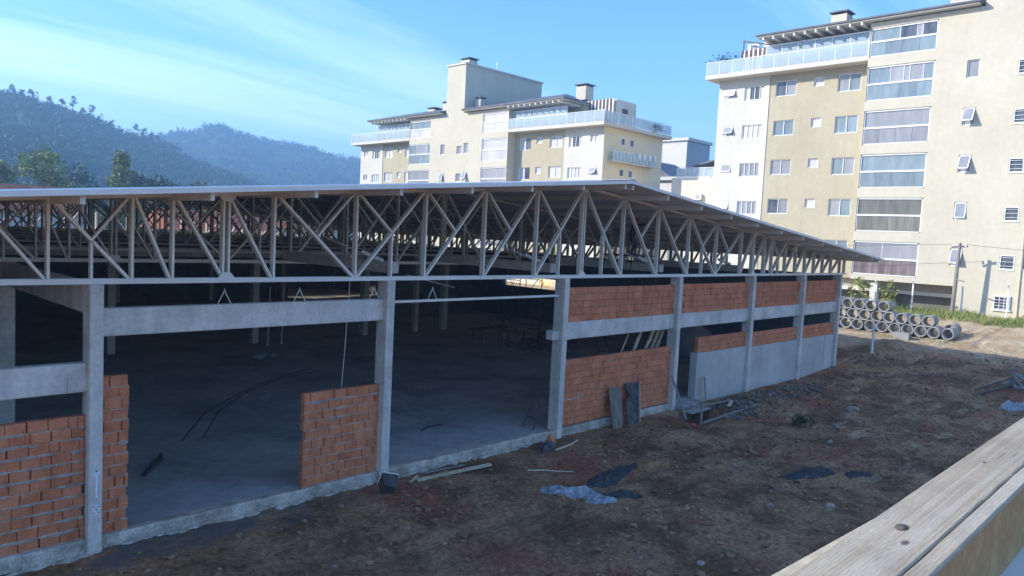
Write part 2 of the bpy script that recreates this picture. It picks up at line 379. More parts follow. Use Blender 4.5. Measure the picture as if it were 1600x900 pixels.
def column(x, y0, h=4.69, wx=0.22, wy=0.40, z0=-0.4, name='column', mat=m_conc):
    c = 0.015; g = Geo()
    pts = [(-wx/2+c,0),(wx/2-c,0),(wx/2,c),(wx/2,wy-c),(wx/2-c,wy),(-wx/2+c,wy),(-wx/2,wy-c),(-wx/2,c)]
    vs = [(x+a, y0+b, z) for z in (z0, h) for a, b in pts]
    g.add(vs, [tuple(reversed(range(8))), tuple(range(8,16))] + [(i, (i+1) % 8, 8+(i+1) % 8, 8+i) for i in range(8)])
    return g.build(name, mat, hall)
front_cols = [column(x, 0.0) for x in COLX]
trk = Geo()
for off, z_ in ((0.0,0.0),(0.55,0.0)):
    pts = [(3.6+off,5.2),(5.2+off*0.8,7.6),(7.0+off*0.5,9.4),(9.4,11.2-off*0.4),(11.5,12.2-off)]
    for (x0_,y0_),(x1_,y1_) in zip(pts, pts[1:]): trk.bar((x0_,y0_,0.172),(x1_,y1_,0.172),0.07,0.004,(0.7,-0.7,0))
trk.build('drag_mark', m_block, fl)
# corbels beside the columns that carry the beams
def corbel(x, side, z): Geo().box(*(sorted((x+side*0.112, x+side*0.40))), 0.135, 0.38, z, z+0.26).build('corbel', m_conc, hall)
corbel(0.05, 1, 3.80); corbel(0.05, -1, 2.86); corbel(6.2, -1, 3.80); corbel(12.45, -1, 2.90); corbel(18.6, -1, 2.90); corbel(24.1, -1, 2.90)
corbel(28.95, -1, 2.90); corbel(33.15, -1, 2.90); corbel(12.45, 1, 2.87); corbel(18.6, 1, 2.87)
def beam(x0, x1, z0, z1, y0=0.15, y1=0.37):
    g = Geo(); c = 0.012
    pts = [(y0+c,z0),(y1-c,z0),(y1,z0+c),(y1,z1-c),(y1-c,z1),(y0+c,z1),(y0,z1-c),(y0,z0+c)]
    g.add([(x, a, b) for x in (x0, x1) for a, b in pts], [tuple(range(8)), tuple(reversed(range(8,16)))] + [(i, 8+i, 8+(i+1) % 8, (i+1) % 8) for i in range(8)])
    return g.build('beam', m_conc, hall)
beam(-6.08, -0.07, 2.83, 3.33); beam(0.17, 6.08, 3.77, 4.26)
for a, b in ((12.45,18.6),(18.6,24.1),(24.1,28.95),(28.95,33.15)): beam(a+0.115, b-0.115, 2.87, 3.38)
# steel tube across the open bay and the lifting loops of the beams
Geo().box(6.32, 12.33, 0.2, 0.27, 4.15, 4.21).build('steel_tube', m_galv, hall)
Geo().bar((16.0, 9.0, 3.6), (12.2, 7.2, 4.25), 0.05, 0.05).build('steel_tube', m_galv, hall)
for x, z in ((2.38,4.26),(4.0,4.26),(5.89,4.26),(7.61,4.21)):
    Geo().tube([(x-0.13,0.24,z-0.02),(x-0.11,0.24,z+0.05),(x-0.02,0.24,z+0.22),(x,0.24,z+0.30),(x+0.02,0.24,z+0.22),(x+0.11,0.24,z+0.05),(x+0.14,0.24,z-0.02)], 0.009, 6).build('lifting_loop', m_galv, hall)
# chalk marks on the near column: an arrow and a crossed box
ck = Geo(); yk = -0.003
for p, q in (((0.06,0.97),(0.06,1.47)),((0.06,1.47),(0.015,1.36)),((0.06,1.47),(0.11,1.38)),((0.02,0.83),(0.10,0.83)),((0.02,0.69),(0.10,0.69)),((0.02,0.69),(0.02,0.83)),((0.10,0.69),(0.10,0.83)),((0.025,0.70),(0.095,0.82)),((0.025,0.82),(0.095,0.70))):
    ck.bar((p[0],yk,p[1]), (q[0],yk,q[1]), 0.004, 0.026)
ck.build('chalk_mark', m_chalk, hall)

# trusses -----------------------------------------------------------
XC = 13.2
NOD = [0, 2.02, 4.0, 5.95, 7.9, 9.85, 10.85, 11.85, 12.55, 13.85, 14.9, 15.9, 16.9, 17.9, 18.9, 20.0, 20.6]
BZ0, BZ1 = 4.69, 4.78
def top_z(x): return 7.40 - 0.0895*abs(x-XC)
def truss_members():
    mem = []            # (kind, p, q, depthY, thick)
    for s in (-1, 1):
        X = [XC+s*d for d in NOD]
        for i, x in enumerate(X):
            if s == 1 and i == 0: continue
            if i in (0, 6):
                for o in (-0.055, 0.055): mem.append(('vertical', (x+o,BZ1-0.005), (x+o,top_z(x)-0.05), 0.14, 0.04))
            else: mem.append(('vertical', (x,BZ1-0.005), (x,top_z(x)-0.05), 0.14, 0.045))
        for i in range(len(X)-1):
            a, b = X[i], X[i+1]; e = 0.05*s                       # a is nearer the ridge
            ta, tb = (a+e, top_z(a)-0.06), (b-e, top_z(b)-0.06); ba, bb = (a+e, BZ1), (b-e, BZ1)
            mid = lambda p, q, t=0.5: (p[0]+(q[0]-p[0])*t, p[1]+(q[1]-p[1])*t)
            if i in (0, 1, 2, 3):
                mem.append(('diagonal', ta, bb, 0.12, 0.05)); mm = mid(ta, bb, 0.5); mem.append(('strut', mm, tb, 0.10, 0.04))
                if i in (0, 3) : mem.append(('strut', (mm[0], BZ1), (mm[0], mm[1]-0.02), 0.12, 0.04))
            elif i == 4:
                mem.append(('diagonal', tb, ba, 0.12, 0.05)); mm = mid(tb, ba, 0.5); mem.append(('strut', mm, ta, 0.10, 0.04))
            elif i == 8:
                mem.append(('diagonal', tb, ba, 0.12, 0.05)); mm = mid(tb, ba, 0.5); mem.append(('strut', mm, ta, 0.10, 0.04)); mem.append(('strut', (mm[0], BZ1), (mm[0], mm[1]-0.02), 0.12, 0.04))
            elif i < 15:
                mem.append(('diagonal', tb, ba, 0.12, 0.045))
    return mem
MEM = truss_members()
def chords(g, y):
    x0, x1 = XC-NOD[-1]-0.1, XC+NOD[-1]+0.1
    return g
def make_truss(y, detail):
    g = Geo()
    x0, x1 = XC-20.75, XC+20.75
    g.box(x0, x1, y-0.09, y+0.09, BZ0, BZ0+0.012); g.box(x0, x1, y-0.09, y-0.078, BZ0+0.012, BZ1); g.box(x0, x1, y+0.078, y+0.09, BZ0+0.012, BZ1)
    for s in (-1, 1):
        g.bar((XC, y, top_z(XC)-0.035), (XC+s*20.75, y, top_z(XC+20.75)-0.035), 0.18, 0.075)
    if not detail:
        for k, p, q, d, t in MEM: g.bar((p[0],y,p[1]), (q[0],y,q[1]), d, t)
        return g.build('truss', m_steel, hall)
    tr = g.build('truss', m_steelw if y < 1 else m_steel, hall)
    for k, p, q, d, t in MEM: Geo().bar((p[0],y,p[1]), (q[0],y,q[1]), d, t).build(k, m_steel, tr)
    for s in (-1, 1):
        for x, zt in ((XC+s*10.85, 0), (XC, 0)) if s == 1 else ((XC-10.85, 0),):
            for zz_, sg in ((BZ1, 1), (top_z(x)-0.07, -1)):
                gp = Geo(); hw, hh = 0.17, 0.11*sg
                gp.add([(x+a, y+c, zz_+b) for c in (-0.097, -0.089) for a, b in ((-hw,0),(hw,0),(0.08,hh),(-0.08,hh))],
                       [(0,1,2,3),(7,6,5,4),(0,4,5,1),(1,5,6,2),(2,6,7,3),(3,7,4,0)])
                gp.build('gusset_plate', m_steelw, tr)
    return tr
TY = [0.2+6.35*i for i in range(8)]
for i, y in enumerate(TY): make_truss(y, i < 2)
# purlins and roof sheets
roof = Geo()
def roof_slope(s):
    xe = EAVE_R if s > 0 else EAVE_L
    ys_ = []; y = -1.6
    while y < 46.0: ys_ += [(y,0),(y+0.86,0),(y+0.90,0.035),(y+0.96,0.035)]; y += 1.0
    ys_.append((46.4, 0)); g = Geo(); n = len(ys_)
    for dz in (0, -0.045):
        for x in (RX, xe):
            for (yy, dh) in ys_: g.v.append((x, yy, sheet_z(x)+(dh if dz == 0 else 0)+dz))
    for k in range(n-1):
        g.f.append((k, k+1, n+k+1, n+k)); g.f.append((2*n+k, 3*n+k, 3*n+k+1, 2*n+k+1))
        g.f.append((n+k, n+k+1, 3*n+k+1, 3*n+k))
    for o in (0, n-1): g.f.append((o, n+o, 3*n+o, 2*n+o))
    return g.build('roof_sheet', m_roof, hall)
roof_slope(1); roof_slope(-1)
Geo().add([(RX-0.22,-1.62,sheet_z(RX-0.22)+0.045),(RX,-1.62,7.575),(RX+0.22,-1.62,sheet_z(RX+0.22)+0.045),(RX-0.22,46.4,sheet_z(RX-0.22)+0.045),(RX,46.4,7.575),(RX+0.22,46.4,sheet_z(RX+0.22)+0.045),
   (RX-0.22,-1.62,sheet_z(RX-0.22)+0.04),(RX+0.22,-1.62,sheet_z(RX+0.22)+0.04)], [(0,3,4,1),(1,4,5,2),(6,0,1),(7,1,2)]).build('ridge_cap', m_roof, hall)
fa = Geo()
for s, xe in ((1, EAVE_R), (-1, EAVE_L)):
    fa.bar((RX,-1.612,sheet_z(RX)-0.03), (xe,-1.612,sheet_z(xe)-0.03), 0.012, 0.085)
fa.build('verge_flashing', m_steelw, hall)
for s in (-1, 1):
    for d in [0.18]+[1.95*k+0.05 for k in range(1, 11)]+[20.4]:
        x = RX+s*d; z = sheet_z(x)-0.055
        Geo().box(x-0.035, x+0.035, -1.5, 45.5, z-0.155, z-0.008).build('purlin', m_galv, hall)
# eave gutters
# interior columns, tie beams, walls
for x in (0.05, 6.2, 12.45, 18.6, 24.1):
    for y in (18.9, 37.8): column(x, y, 4.69, 0.3, 0.4, 0.1)
column(0.05, 6.45, 4.69, 0.35, 0.4, 0.1); column(22.0, 18.9, 4.69, 0.25, 0.3, 0.1)
for x in (0.05,):
    Geo().box(x-0.11, x+0.11, 0.41, 6.4, 4.18, 4.685).build('tie_beam', m_conc, hall)
for x in (7.0, 12.9, 18.8, 24.6):
    Geo().box(x-0.13, x+0.13, 1.0, 6.2, 4.79, 5.06).build('tie_beam', m_conc, hall)
    Geo().tube([(x, 1.2, 5.0), (x-0.9, 2.3, 5.5), (x-2.0, 4.4, 6.3)], 0.014, 6).build('brace_rod', m_steelw, hall)
    Geo().bar((x-0.1,1.35,5.07), (x-0.45,1.75,5.27), 0.09, 0.09).build('turnbuckle', m_steelw, hall)
for y in (18.9, 37.8):
    for a, b in ((0.05,6.2),(6.2,12.45),(12.45,18.6)):
        Geo().box(a+0.16, b-0.16, y+0.1, y+0.3, 4.2, 4.6).build('beam', m_conc, hall)
# closing walls, seen from inside
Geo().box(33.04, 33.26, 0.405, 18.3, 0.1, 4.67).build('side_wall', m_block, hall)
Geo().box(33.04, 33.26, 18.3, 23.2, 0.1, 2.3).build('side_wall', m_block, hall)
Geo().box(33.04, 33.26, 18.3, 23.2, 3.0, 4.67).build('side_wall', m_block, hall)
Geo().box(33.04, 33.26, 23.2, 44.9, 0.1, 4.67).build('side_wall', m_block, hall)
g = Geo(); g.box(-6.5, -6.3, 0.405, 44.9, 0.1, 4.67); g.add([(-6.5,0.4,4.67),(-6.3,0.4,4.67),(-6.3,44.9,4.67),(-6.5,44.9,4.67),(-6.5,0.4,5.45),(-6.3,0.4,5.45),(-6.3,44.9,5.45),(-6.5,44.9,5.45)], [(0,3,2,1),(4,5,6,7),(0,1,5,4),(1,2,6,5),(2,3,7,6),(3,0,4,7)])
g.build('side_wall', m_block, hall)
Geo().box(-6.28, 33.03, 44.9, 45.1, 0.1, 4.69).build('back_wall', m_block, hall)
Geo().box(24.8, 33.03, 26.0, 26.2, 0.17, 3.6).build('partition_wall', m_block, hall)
Geo().box(-6.28, 24.78, 38.3, 38.5, 0.17, 4.5).build('partition_wall', m_block, hall)  # added across the hall to block sun coming in over the back wall
# cable hanging in the bay
Geo().tube([(5.35,0.42,4.7),(5.33,0.5,3.2),(5.36,0.62,2.4),(5.30,0.7,0.2)], 0.008, 5).build('hanging_cable', m_steelw, hall)

# ------------------------------------------------------------------ brick panels
BH, BL = 0.19, 0.29
def brick_mesh(length, h):
    g = Geo(); c = 0.008; y0, y1 = 0.0, 0.14
    # chamfered front edge, grooved face (three shallow ribs)
    g.add([(0,c,0),(length,c,0),(length,c,h),(0,c,h),(c,0,c),(length-c,0,c),(length-c,0,h-c),(c,0,h-c),(0,y1,0),(length,y1,0),(length,y1,h),(0,y1,h)],
          [(4,5,6,7),(0,1,5,4),(1,2,6,5),(2,3,7,6),(3,0,4,7),(0,8,9,1),(1,9,10,2),(2,10,11,3),(3,11,8,0),(8,11,10,9)])
    return g.mesh('brick', m_brick)
BM = {}
def bmesh_for(l, h):
    k = (round(l, 2), round(h, 3))
    if k not in BM: BM[k] = brick_mesh(*k)
    return BM[k]
def brick_wall(label, x0, x1, z0, courses, pitch, mort, single=True, y=0.19, bed=0.0165, smear=0.0, missing=0.0, toothed=None, seed=1, rough=0.0):
    rr = random.Random(seed)
    t = thing('brick_wall', label, 'brick wall', (x0, y, z0), 'hollow clay brick wall panels of the hall facade')
    h = pitch-bed; joined = Geo(); mo = Geo(); sm = Geo()
    for k in range(courses):
        z = z0+k*pitch; x = x0 - (0.15 if k % 2 else 0) - rr.choice([0, 0, 0.06, 0.1])
        while x < x1-0.03:
            l = BL + rr.uniform(-0.004, 0.004)
            if rr.random() < 0.05: l = 0.14
            a = max(x, x0); b = min(x+l, x1); nl = b-a
            if nl > 0.04:
                q = round(nl/0.01)*0.01 if nl < 0.285 else BL
                dy = rr.uniform(-0.003, 0.003) if bed < 0.015 else rr.uniform(-0.006, 0.006)
                if rr.random() < missing: dy += 0.03
                zz = z+rr.uniform(-0.003, 0.003)
                if single:
                    o = inst('brick', bmesh_for(q, h), (a-x0, dy, zz-z0), t)
                    o.rotation_euler = (rr.uniform(-.006,.006), rr.uniform(-.008,.008), rr.uniform(-.006,.006))
                else:
                    m = bmesh_for(q, h); joined.add([(v.co.x+a, v.co.y+y+dy, v.co.z+zz) for v in m.vertices], [tuple(p.vertices) for p in m.polygons])
            x += l + (rr.choice([0.002, 0.003, 0.004, 0.004, 0.012]) if bed < 0.015 else rr.choice([0.006, 0.01, 0.012, 0.02]))
        # bed joint, slightly recessed, ragged
        n = max(2, int((x1-x0)/0.1)); vs = []; fs = []
        for i in range(n+1):
            xx = x0+(x1-x0)*i/n; d = 0.008+0.012*noise.noise(Vector((xx*5, k*3.3, seed)))
            vs += [(xx, y+d, z-bed-0.004), (xx, y+d, z+0.004), (xx, y+0.13, z+0.004), (xx, y+0.13, z-bed-0.004)]
        for i in range(n):
            for e in range(4): fs.append((i*4+e, i*4+4+e, i*4+4+(e+1) % 4, i*4+(e+1) % 4))
        mo.add(vs, fs)
        # squeezed-out mortar
        xx = x0
        while smear and xx < x1-0.1:
            l = rr.uniform(0.1, 0.9)
            if rr.random() < smear*(1.25-0.5*k/courses):
                n = max(2, int(l/0.05)); vs = []; fs = []; e = min(xx+l, x1-0.01)
                for i in range(n+1):
                    px = xx+(e-xx)*i/n; th = max(0.0, math.sin(math.pi*i/n))**0.5*(0.018+0.014*noise.noise(Vector((px*7, k, seed))))
                    dr = 0.02*max(0, noise.noise(Vector((px*3.1, k*2.2, seed+4))))*2.2
                    vs += [(px, y+0.004, z+0.004+th*0.4), (px, y-0.011-th*0.25, z-bed*0.5+th*0.3), (px, y-0.009, z-bed-th-dr), (px, y+0.004, z-bed-th*1.1-dr)]
                for i in range(n):
                    for q in range(3): fs.append((i*4+q, i*4+q+1, i*4+5+q, i*4+4+q))
                sm.add(vs, fs)
            xx += l
    if not single: tag(joined.build('bricks', m_brick, t), kind='stuff')
    tag(mo.build('bed_joint', mort, t), kind='stuff')
    if sm.v: tag(sm.build('mortar_smear', m_mort, t), kind='stuff')
    return t
brick_wall('orange brick panel left of the nearest column, with grey mortar oozing from its joints', -6.08, -0.07, 0.225, 11, 0.2, m_mort, smear=0.62, missing=0.03, seed=3)
brick_wall('narrow tall orange brick pier standing right against the nearest column', 0.17, 0.64, 0.225, 14, 0.203, m_mort, smear=0.12, missing=0.05, seed=5)
brick_wall('waist-high free-ended orange brick panel left of the second column', 4.16, 6.08, 0.225, 10, 0.206, m_mort, smear=0.3, missing=0.03, seed=8)
brick_wall('large lower orange brick panel with two boards leaning on it', 12.57, 18.48, 0.25, 10, 0.2, m_mortb, bed=0.013, smear=0.02, missing=0.02, seed=11)
brick_wall('upper orange brick panel above the wide pale beam, left of the doorway', 12.57, 18.48, 3.385, 5, 0.206, m_mortb, bed=0.013, smear=0.02, missing=0.04, seed=13)
brick_wall('upper orange brick panel over the doorway bay', 18.72, 23.98, 3.385, 5, 0.21, m_mortb, single=False, bed=0.0135, smear=0.03, missing=0.04, seed=17)
brick_wall('upper orange brick panel in the second bay from the far corner', 24.22, 28.83, 3.385, 5, 0.21, m_mortb, single=False, bed=0.0135, missing=0.04, seed=19)
brick_wall('upper orange brick panel in the far corner bay', 29.07, 33.03, 3.385, 5, 0.21, m_mortb, single=False, bed=0.0135, missing=0.03, seed=23)
brick_wall('short orange brick strip on the grey rendered wall beside the doorway', 20.3, 23.98, 1.865, 3, 0.19, m_mortb, single=False, bed=0.0135, seed=29)
brick_wall('low orange brick strip on the grey wall in the second bay from the far corner', 24.22, 28.83, 1.80, 3, 0.19, m_mortb, single=False, bed=0.0135, seed=31)
brick_wall('low orange brick strip on the grey wall in the far corner bay', 29.07, 33.03, 1.80, 3, 0.19, m_mortb, single=False, bed=0.0135, seed=37)
for a, b, z in ((20.2,23.98,1.85),(24.22,28.83,1.785),(29.07,33.03,1.785)):
    Geo().box(a, b, 0.13, 0.42, -0.5, z).build('rendered_wall', m_plaster, hall)
Geo().box(31.9, 31.93, 0.120, 0.14, 0.1, 1.78).build('joint_strip', m_concd, hall)
Geo().box(18.72, 20.18, -0.25, 0.7, -0.5, 0.16).build('doorstep', m_concd, hall)

# ------------------------------------------------------------------ things in and about the hall
# concrete pipes, three rows nested, axes along X
def pipe_mesh():
    g = Geo(); n = 28; ro, ri, l = 0.335, 0.265, 1.0
    prof = [(ri,0.0),(ro-0.012,0.0),(ro,0.015),(ro,l*0.5),(ro,l-0.015),(ro-0.012,l),(ri,l)]
    for x, *_ in [(0,)]: pass
    for (r_, xx) in prof:
        for k in range(n):
            a = 2*math.pi*k/n; g.v.append((xx, r_*math.cos(a), r_*math.sin(a)))
    m_ = len(prof)
    for i in range(m_):
        j = (i+1) % m_
        for k in range(n): g.f.append((i*n+k, j*n+k, j*n+(k+1) % n, i*n+(k+1) % n))
    return g.mesh('concrete_pipe', m_pipe, True)
pm = pipe_mesh()
PG = 'concrete drain pipes stacked beside the hall'
def pipe(y, z, label, x=42.4):
    o = inst('concrete_pipe', pm, (x+rnd.uniform(-.06,.06), y, z)); o.rotation_euler = (rnd.random()*6, 0, rnd.uniform(-.04,.04)); tag(o, label, 'pipe', PG); return o
ordn = ['first','second','third','fourth','fifth','sixth','seventh','eighth','ninth','tenth','eleventh','twelfth']
bz = lambda y: rise(42.6)+0.335
for i in range(12):
    y = -2.5+0.69*i
    pipe(y, bz(y), ('grey concrete pipe at the open right end of the bottom row of the pile' if i == 0 else 'grey concrete pipe in the bottom row of the pile, %s from its right end' % ordn[i]))
for j, i in enumerate(range(1, 11)):
    y = -2.5+0.69*(i+0.5)
    pipe(y, bz(y)+0.595, ('grey concrete pipe at the right end of the middle row of the pile' if j == 0 else 'grey concrete pipe in the middle row of the pile, %s from its right end' % ordn[j]))
for j, i in enumerate(range(5, 11)):
    y = -2.5+0.69*i
    pipe(y, bz(y)+1.19, ('grey concrete pipe at the right end of the top row of the pile' if j == 0 else 'grey concrete pipe in the top row of the pile, %s from its right end' % ordn[j]))
pipe(-2.35, rise(43.9)+0.335, 'grey concrete pipe lying behind the open right end of the pile', 43.65)
o = Geo().box(41.35,41.75,-0.85,-0.05,rise(41.5)-0.05,rise(41.5)+0.36).build('concrete_block', m_pipe); tag(o, 'pale rectangular concrete block lying in front of the bottom row of pipes', 'block')
# leaning boards
m_oldply = material('blackened_plywood', two((0.035,0.035,0.036),(0.12,0.115,0.105)), 4.0, 0.8, 0.4, 20, fine=0.2)
def board(label, a0, a1, b0, b1, notch=None, mat=m_wood, t=0.03):
    a0, a1, b0, b1 = map(Vector, (a0, a1, b0, b1))            # bottom left/right, top left/right
    n = (a1-a0).cross(b0-a0).normalized()*t
    rows = 7; L_, R_ = [], []
    for i in range(rows+1):
        f = i/rows; l = a0.lerp(b0, f); r = a1.lerp(b1, f)
        if notch: l = l.lerp(r, notch[i])
        L_.append(l); R_.append(r)
    g = Geo(); k = rows+1
    g.v = [tuple(p) for p in L_+R_] + [tuple(p+n) for p in L_+R_]
    for i in range(rows):
        g.f += [(i, k+i, k+i+1, i+1), (2*k+i, 2*k+i+1, 3*k+i+1, 3*k+i), (i, i+1, 2*k+i+1, 2*k+i), (k+i, 3*k+i, 3*k+i+1, k+i+1)]
    g.f += [(0, 2*k, 3*k, k), (rows, k+rows, 3*k+rows, 2*k+rows)]
    o = bpy.data.objects.new('leaning_board', g.mesh('leaning_board', mat)); COL.objects.link(o); tag(o, label, 'board', 'old boards leaning on the brick panel'); return o
board('weathered grey board with a whole top edge leaning on the brick panel', (14.68,-0.28,-0.03), (15.17,-0.28,-0.03), (14.86,0.13,1.2), (15.5,0.13,1.13), [0,0,0,0,0,0,0,0.02])
b2 = board('dark weathered board with a broken left edge leaning on the brick panel', (15.45,-0.28,-0.03), (16.05,-0.28,-0.05), (15.72,0.13,1.24), (16.5,0.13,1.2), [0,0.02,0,0.02,0.0,0.32,0.05,0.02], m_oldply)
Geo().bar((16.10,-0.30,-0.03), (16.56,0.12,1.21), 0.05, 0.03).build('edge_strip', m_pale, b2)
# timber planks standing in the band opening
for i, (x0_, x1_, lab) in enumerate(((17.12,17.3,'short'),(17.75,18.08,''),(18.12,18.42,''),(18.5,18.7,''))):
    o = Geo().bar((x0_-0.35, 0.9, 1.25), (x1_, 0.62, 2.95), 0.05, 0.13, (0,1,0)).build('timber_plank', m_pale)
    tag(o, 'pale timber plank standing inside the gap above the lower brick panel, %s from the left' % ordn[i], 'plank', 'pale planks standing behind the brick panel')
o = Geo().bar((16.0,0.8,1.5), (16.45,0.6,2.75), 0.03, 0.05).build('timber_batten', m_pale); tag(o, 'thin pale batten leaning apart from the planks in the wall gap', 'batten')
# props and stakes by the doorway
def stick(name, label, cat, p, q, a, b, mat=m_pale): return tag(Geo().bar(p, q, a, b).build(name, mat), label, cat)
stick('timber_prop', 'slanting pale timber prop leaning from the ground to the column left of the doorway', 'prop', (18.05,-0.85,-0.1), (18.32,-0.02,1.25), 0.05, 0.07, m_pole)
stick('wooden_stake', 'short upright wooden stake in front of the open pit', 'stake', (17.75,-1.58,-0.25), (17.80,-1.55,0.72), 0.05, 0.06, m_pole)
stick('timber_batten', 'left upright batten standing against the end of the grey wall', 'batten', (20.45,-0.08,0.0), (20.47,0.06,1.0), 0.04, 0.05, m_pale)
stick('timber_batten', 'thin dark batten standing against the end of the grey wall', 'batten', (20.72,-0.06,0.0), (20.72,0.07,0.95), 0.03, 0.05, m_pole)
stick('timber_plank', 'pale plank lying across the far side of the pit', 'plank', (18.6,-0.36,0.12), (21.0,-0.9,0.2), 0.12, 0.03, m_pole)
stick('timber_plank', 'short pale plank lying on rubble right of the pit', 'plank', (20.2,-1.25,0.16), (20.9,-1.0,0.22), 0.12, 0.03, m_pale)
stick('timber_plank', 'long thin plank lying along the front edge of the pit', 'plank', (17.6,-1.75,0.06), (21.6,-1.75,0.18), 0.10, 0.03, m_pole)
o = Geo().box(18.55,19.9,-0.75,-0.37,0.0,0.06).build('concrete_slab', m_concd); tag(o, 'flat grey slab bridging the pit below the doorway', 'slab')
o = Geo().lump((17.0,-1.75,0.07),0.1,4,1,(1.2,0.8,0.7)).build('red_rag', material('red_cloth', two((0.42,0.06,0.04),(0.55,0.10,0.06)), 6, 0.9)); tag(o, 'small crumpled red scrap on the soil in front of the pit', 'scrap')
m_redb = material('red_box', two((0.20,0.05,0.04),(0.28,0.08,0.06)), 3, 0.8)
o = Geo().box(19.9,20.3,1.0,1.4,0.17,0.72); o.box(19.87,20.33,0.97,1.43,0.72,0.78); o = o.build('red_crate', m_redb); tag(o, 'dull red crate standing inside the dark doorway', 'crate')
# long planks and stick on the soil in front of the open bay
def gz(x, y): return ground_h(x, y)
stick('timber_plank', 'long pale plank lying on the soil in front of the open bay', 'plank', (6.8,-0.46,gz(6.8,-.46)+0.04), (8.9,-0.76,gz(8.9,-.76)+0.05), 0.11, 0.05, m_pale)
stick('timber_offcut', 'short pale offcut beside the long plank at the second column', 'offcut', (6.55,-0.5,gz(6.55,-.5)+0.03), (6.95,-0.28,gz(6.95,-.28)+0.06), 0.06, 0.03, m_pale)
stick('timber_batten', 'thin dark batten lying behind the long plank', 'batten', (7.2,-0.22,0.05), (8.4,-0.35,0.06), 0.06, 0.03, m_pole)
o = Geo().tube([(9.5,-1.5,gz(9.5,-1.5)+.03),(9.9,-1.75,gz(9.9,-1.75)+.035),(10.1,-2.0,gz(10.1,-2)+.03),(10.4,-2.24,gz(10.4,-2.24)+.03)], [0.022,0.02,0.022,0.012], 6).build('stick', m_pale); tag(o, 'thin bent pale stick lying on the soil above the plastic sheet', 'stick')
o = Geo().tube([(11.4,-0.75,gz(11.4,-.75)+.03),(12.1,-0.7,gz(12.1,-.7)+.04),(12.7,-0.5,gz(12.7,-.5)+.04)], [0.03,0.03,0.02], 6).build('stick', m_pale); tag(o, 'short pale branch on the soil at the foot of the third column', 'stick')
# tipped bucket
bk = thing('tipped_bucket', 'dark square-sided bucket tipped over in front of the second column', 'bucket', (5.78,-0.72,gz(5.78,-.72)+0.16))
bk.rotation_euler = (R(-62), R(12), R(-25))
g = Geo(); n = 4
for zz_, r_ in ((-0.17,0.15),(0.17,0.20),(0.17,0.185),(-0.14,0.135)):
    for k in range(4):
        a = math.pi/4+k*math.pi/2; g.v.append((r_*1.3*math.cos(a), r_*1.3*math.sin(a), zz_))
for i in range(3):
    for k in range(4): g.f.append((i*4+k, i*4+(k+1) % 4, i*4+4+(k+1) % 4, i*4+4+k))
g.f += [(3,2,1,0), (12,13,14,15)]
inst('body', g.mesh('body', m_blackp), (0,0,0), bk)
h_ = Geo(); h_.tube([(-0.19,0,0.15),(-0.15,0,0.28),(0,0,0.33),(0.15,0,0.28),(0.19,0,0.15)], 0.008, 6); inst('handle', h_.mesh('handle', m_steelw), (0,0,0), bk)
rim = Geo()
for a, b in ((0,1),(1,2),(2,3),(3,0)):
    pa = [0.265*math.cos(math.pi/4+a*math.pi/2), 0.265*math.sin(math.pi/4+a*math.pi/2), 0.17]; pb = [0.265*math.cos(math.pi/4+b*math.pi/2), 0.265*math.sin(math.pi/4+b*math.pi/2), 0.17]
    rim.bar(pa, pb, 0.02, 0.025, (0,0,1))
inst('rim', rim.mesh('rim', m_steelw), (0,0,0), bk)
# crumpled sheets
def sheet(label, pts_c, rx, ry, rot, mat, name, h=0.12, seed=1, cat='plastic sheet'):
    g = Geo(); nr, na = 14, 44; cx_, cy_ = pts_c
    g.v.append((cx_, cy_, gz(cx_, cy_)+h))
    for i in range(1, nr+1):
        f = i/nr
        for k in range(na):
            a = 2*math.pi*k/na; q = 1+0.45*noise.noise(Vector((math.cos(a)*1.3, math.sin(a)*1.3, seed)))+0.12*noise.noise(Vector((math.cos(a)*5, math.sin(a)*5, seed)))
            x, y = rx*f*q*math.cos(a), ry*f*q*math.sin(a)
            X, Y = cx_+x*math.cos(rot)-y*math.sin(rot), cy_+x*math.sin(rot)+y*math.cos(rot)
            v = Vector((X, Y, seed))
            z = h*(1-f**2.2)*(0.55+0.9*abs(noise.noise(v*2.4))) + 0.06*(1-f*0.6)*(1-abs(noise.noise(v*5.5))*2.4) + 0.02*noise.noise(v*13)
            g.v.append((X, Y, gz(X, Y)+max(z, 0.0)+0.006-(0.03 if i == nr else 0)))
    for k in range(na): g.f.append((0, 1+k, 1+(k+1) % na))
    for i in range(nr-1):
        for k in range(na): g.f.append((1+i*na+k, 1+(i+1)*na+k, 1+(i+1)*na+(k+1) % na, 1+i*na+(k+1) % na))
    o = g.build(name, mat); tag(o, label, cat); return o
sheet('large crumpled pale grey plastic sheet lying on the soil', (9.2,-3.1), 0.78, 0.36, R(-40), m_plas, 'plastic_sheet', 0.10, 3)
sheet('small pale crumpled plastic scrap below the large sheet', (9.25,-3.95), 0.4, 0.17, R(-38), m_plas, 'plastic_scrap', 0.07, 5)
sheet('dark blue plastic sheet half buried in soil behind the pale sheet', (10.9,-3.05), 1.25, 0.30, R(8), m_plasb, 'dark_sheet', 0.10, 8)
sheet('dark sheet scrap bordering the small pale scrap', (9.75,-4.1), 0.5, 0.16, R(-35), m_plasb, 'dark_scrap', 0.05, 9)
sheet('dark wet patch of plastic lying alone in the middle of the yard', (15.3,-6.2), 0.95, 0.28, R(-18), m_plasb, 'dark_sheet', 0.04, 12)
sheet('small dark plastic patch right of the lone dark sheet', (16.4,-7.1), 0.45, 0.2, R(-20), m_plasb, 'dark_scrap', 0.04, 14)
sheet('black plastic bag slumped at the foot of the third column', (11.35,-0.5), 0.36, 0.22, R(10), m_blackp, 'plastic_bag', 0.22, 15, 'bag')
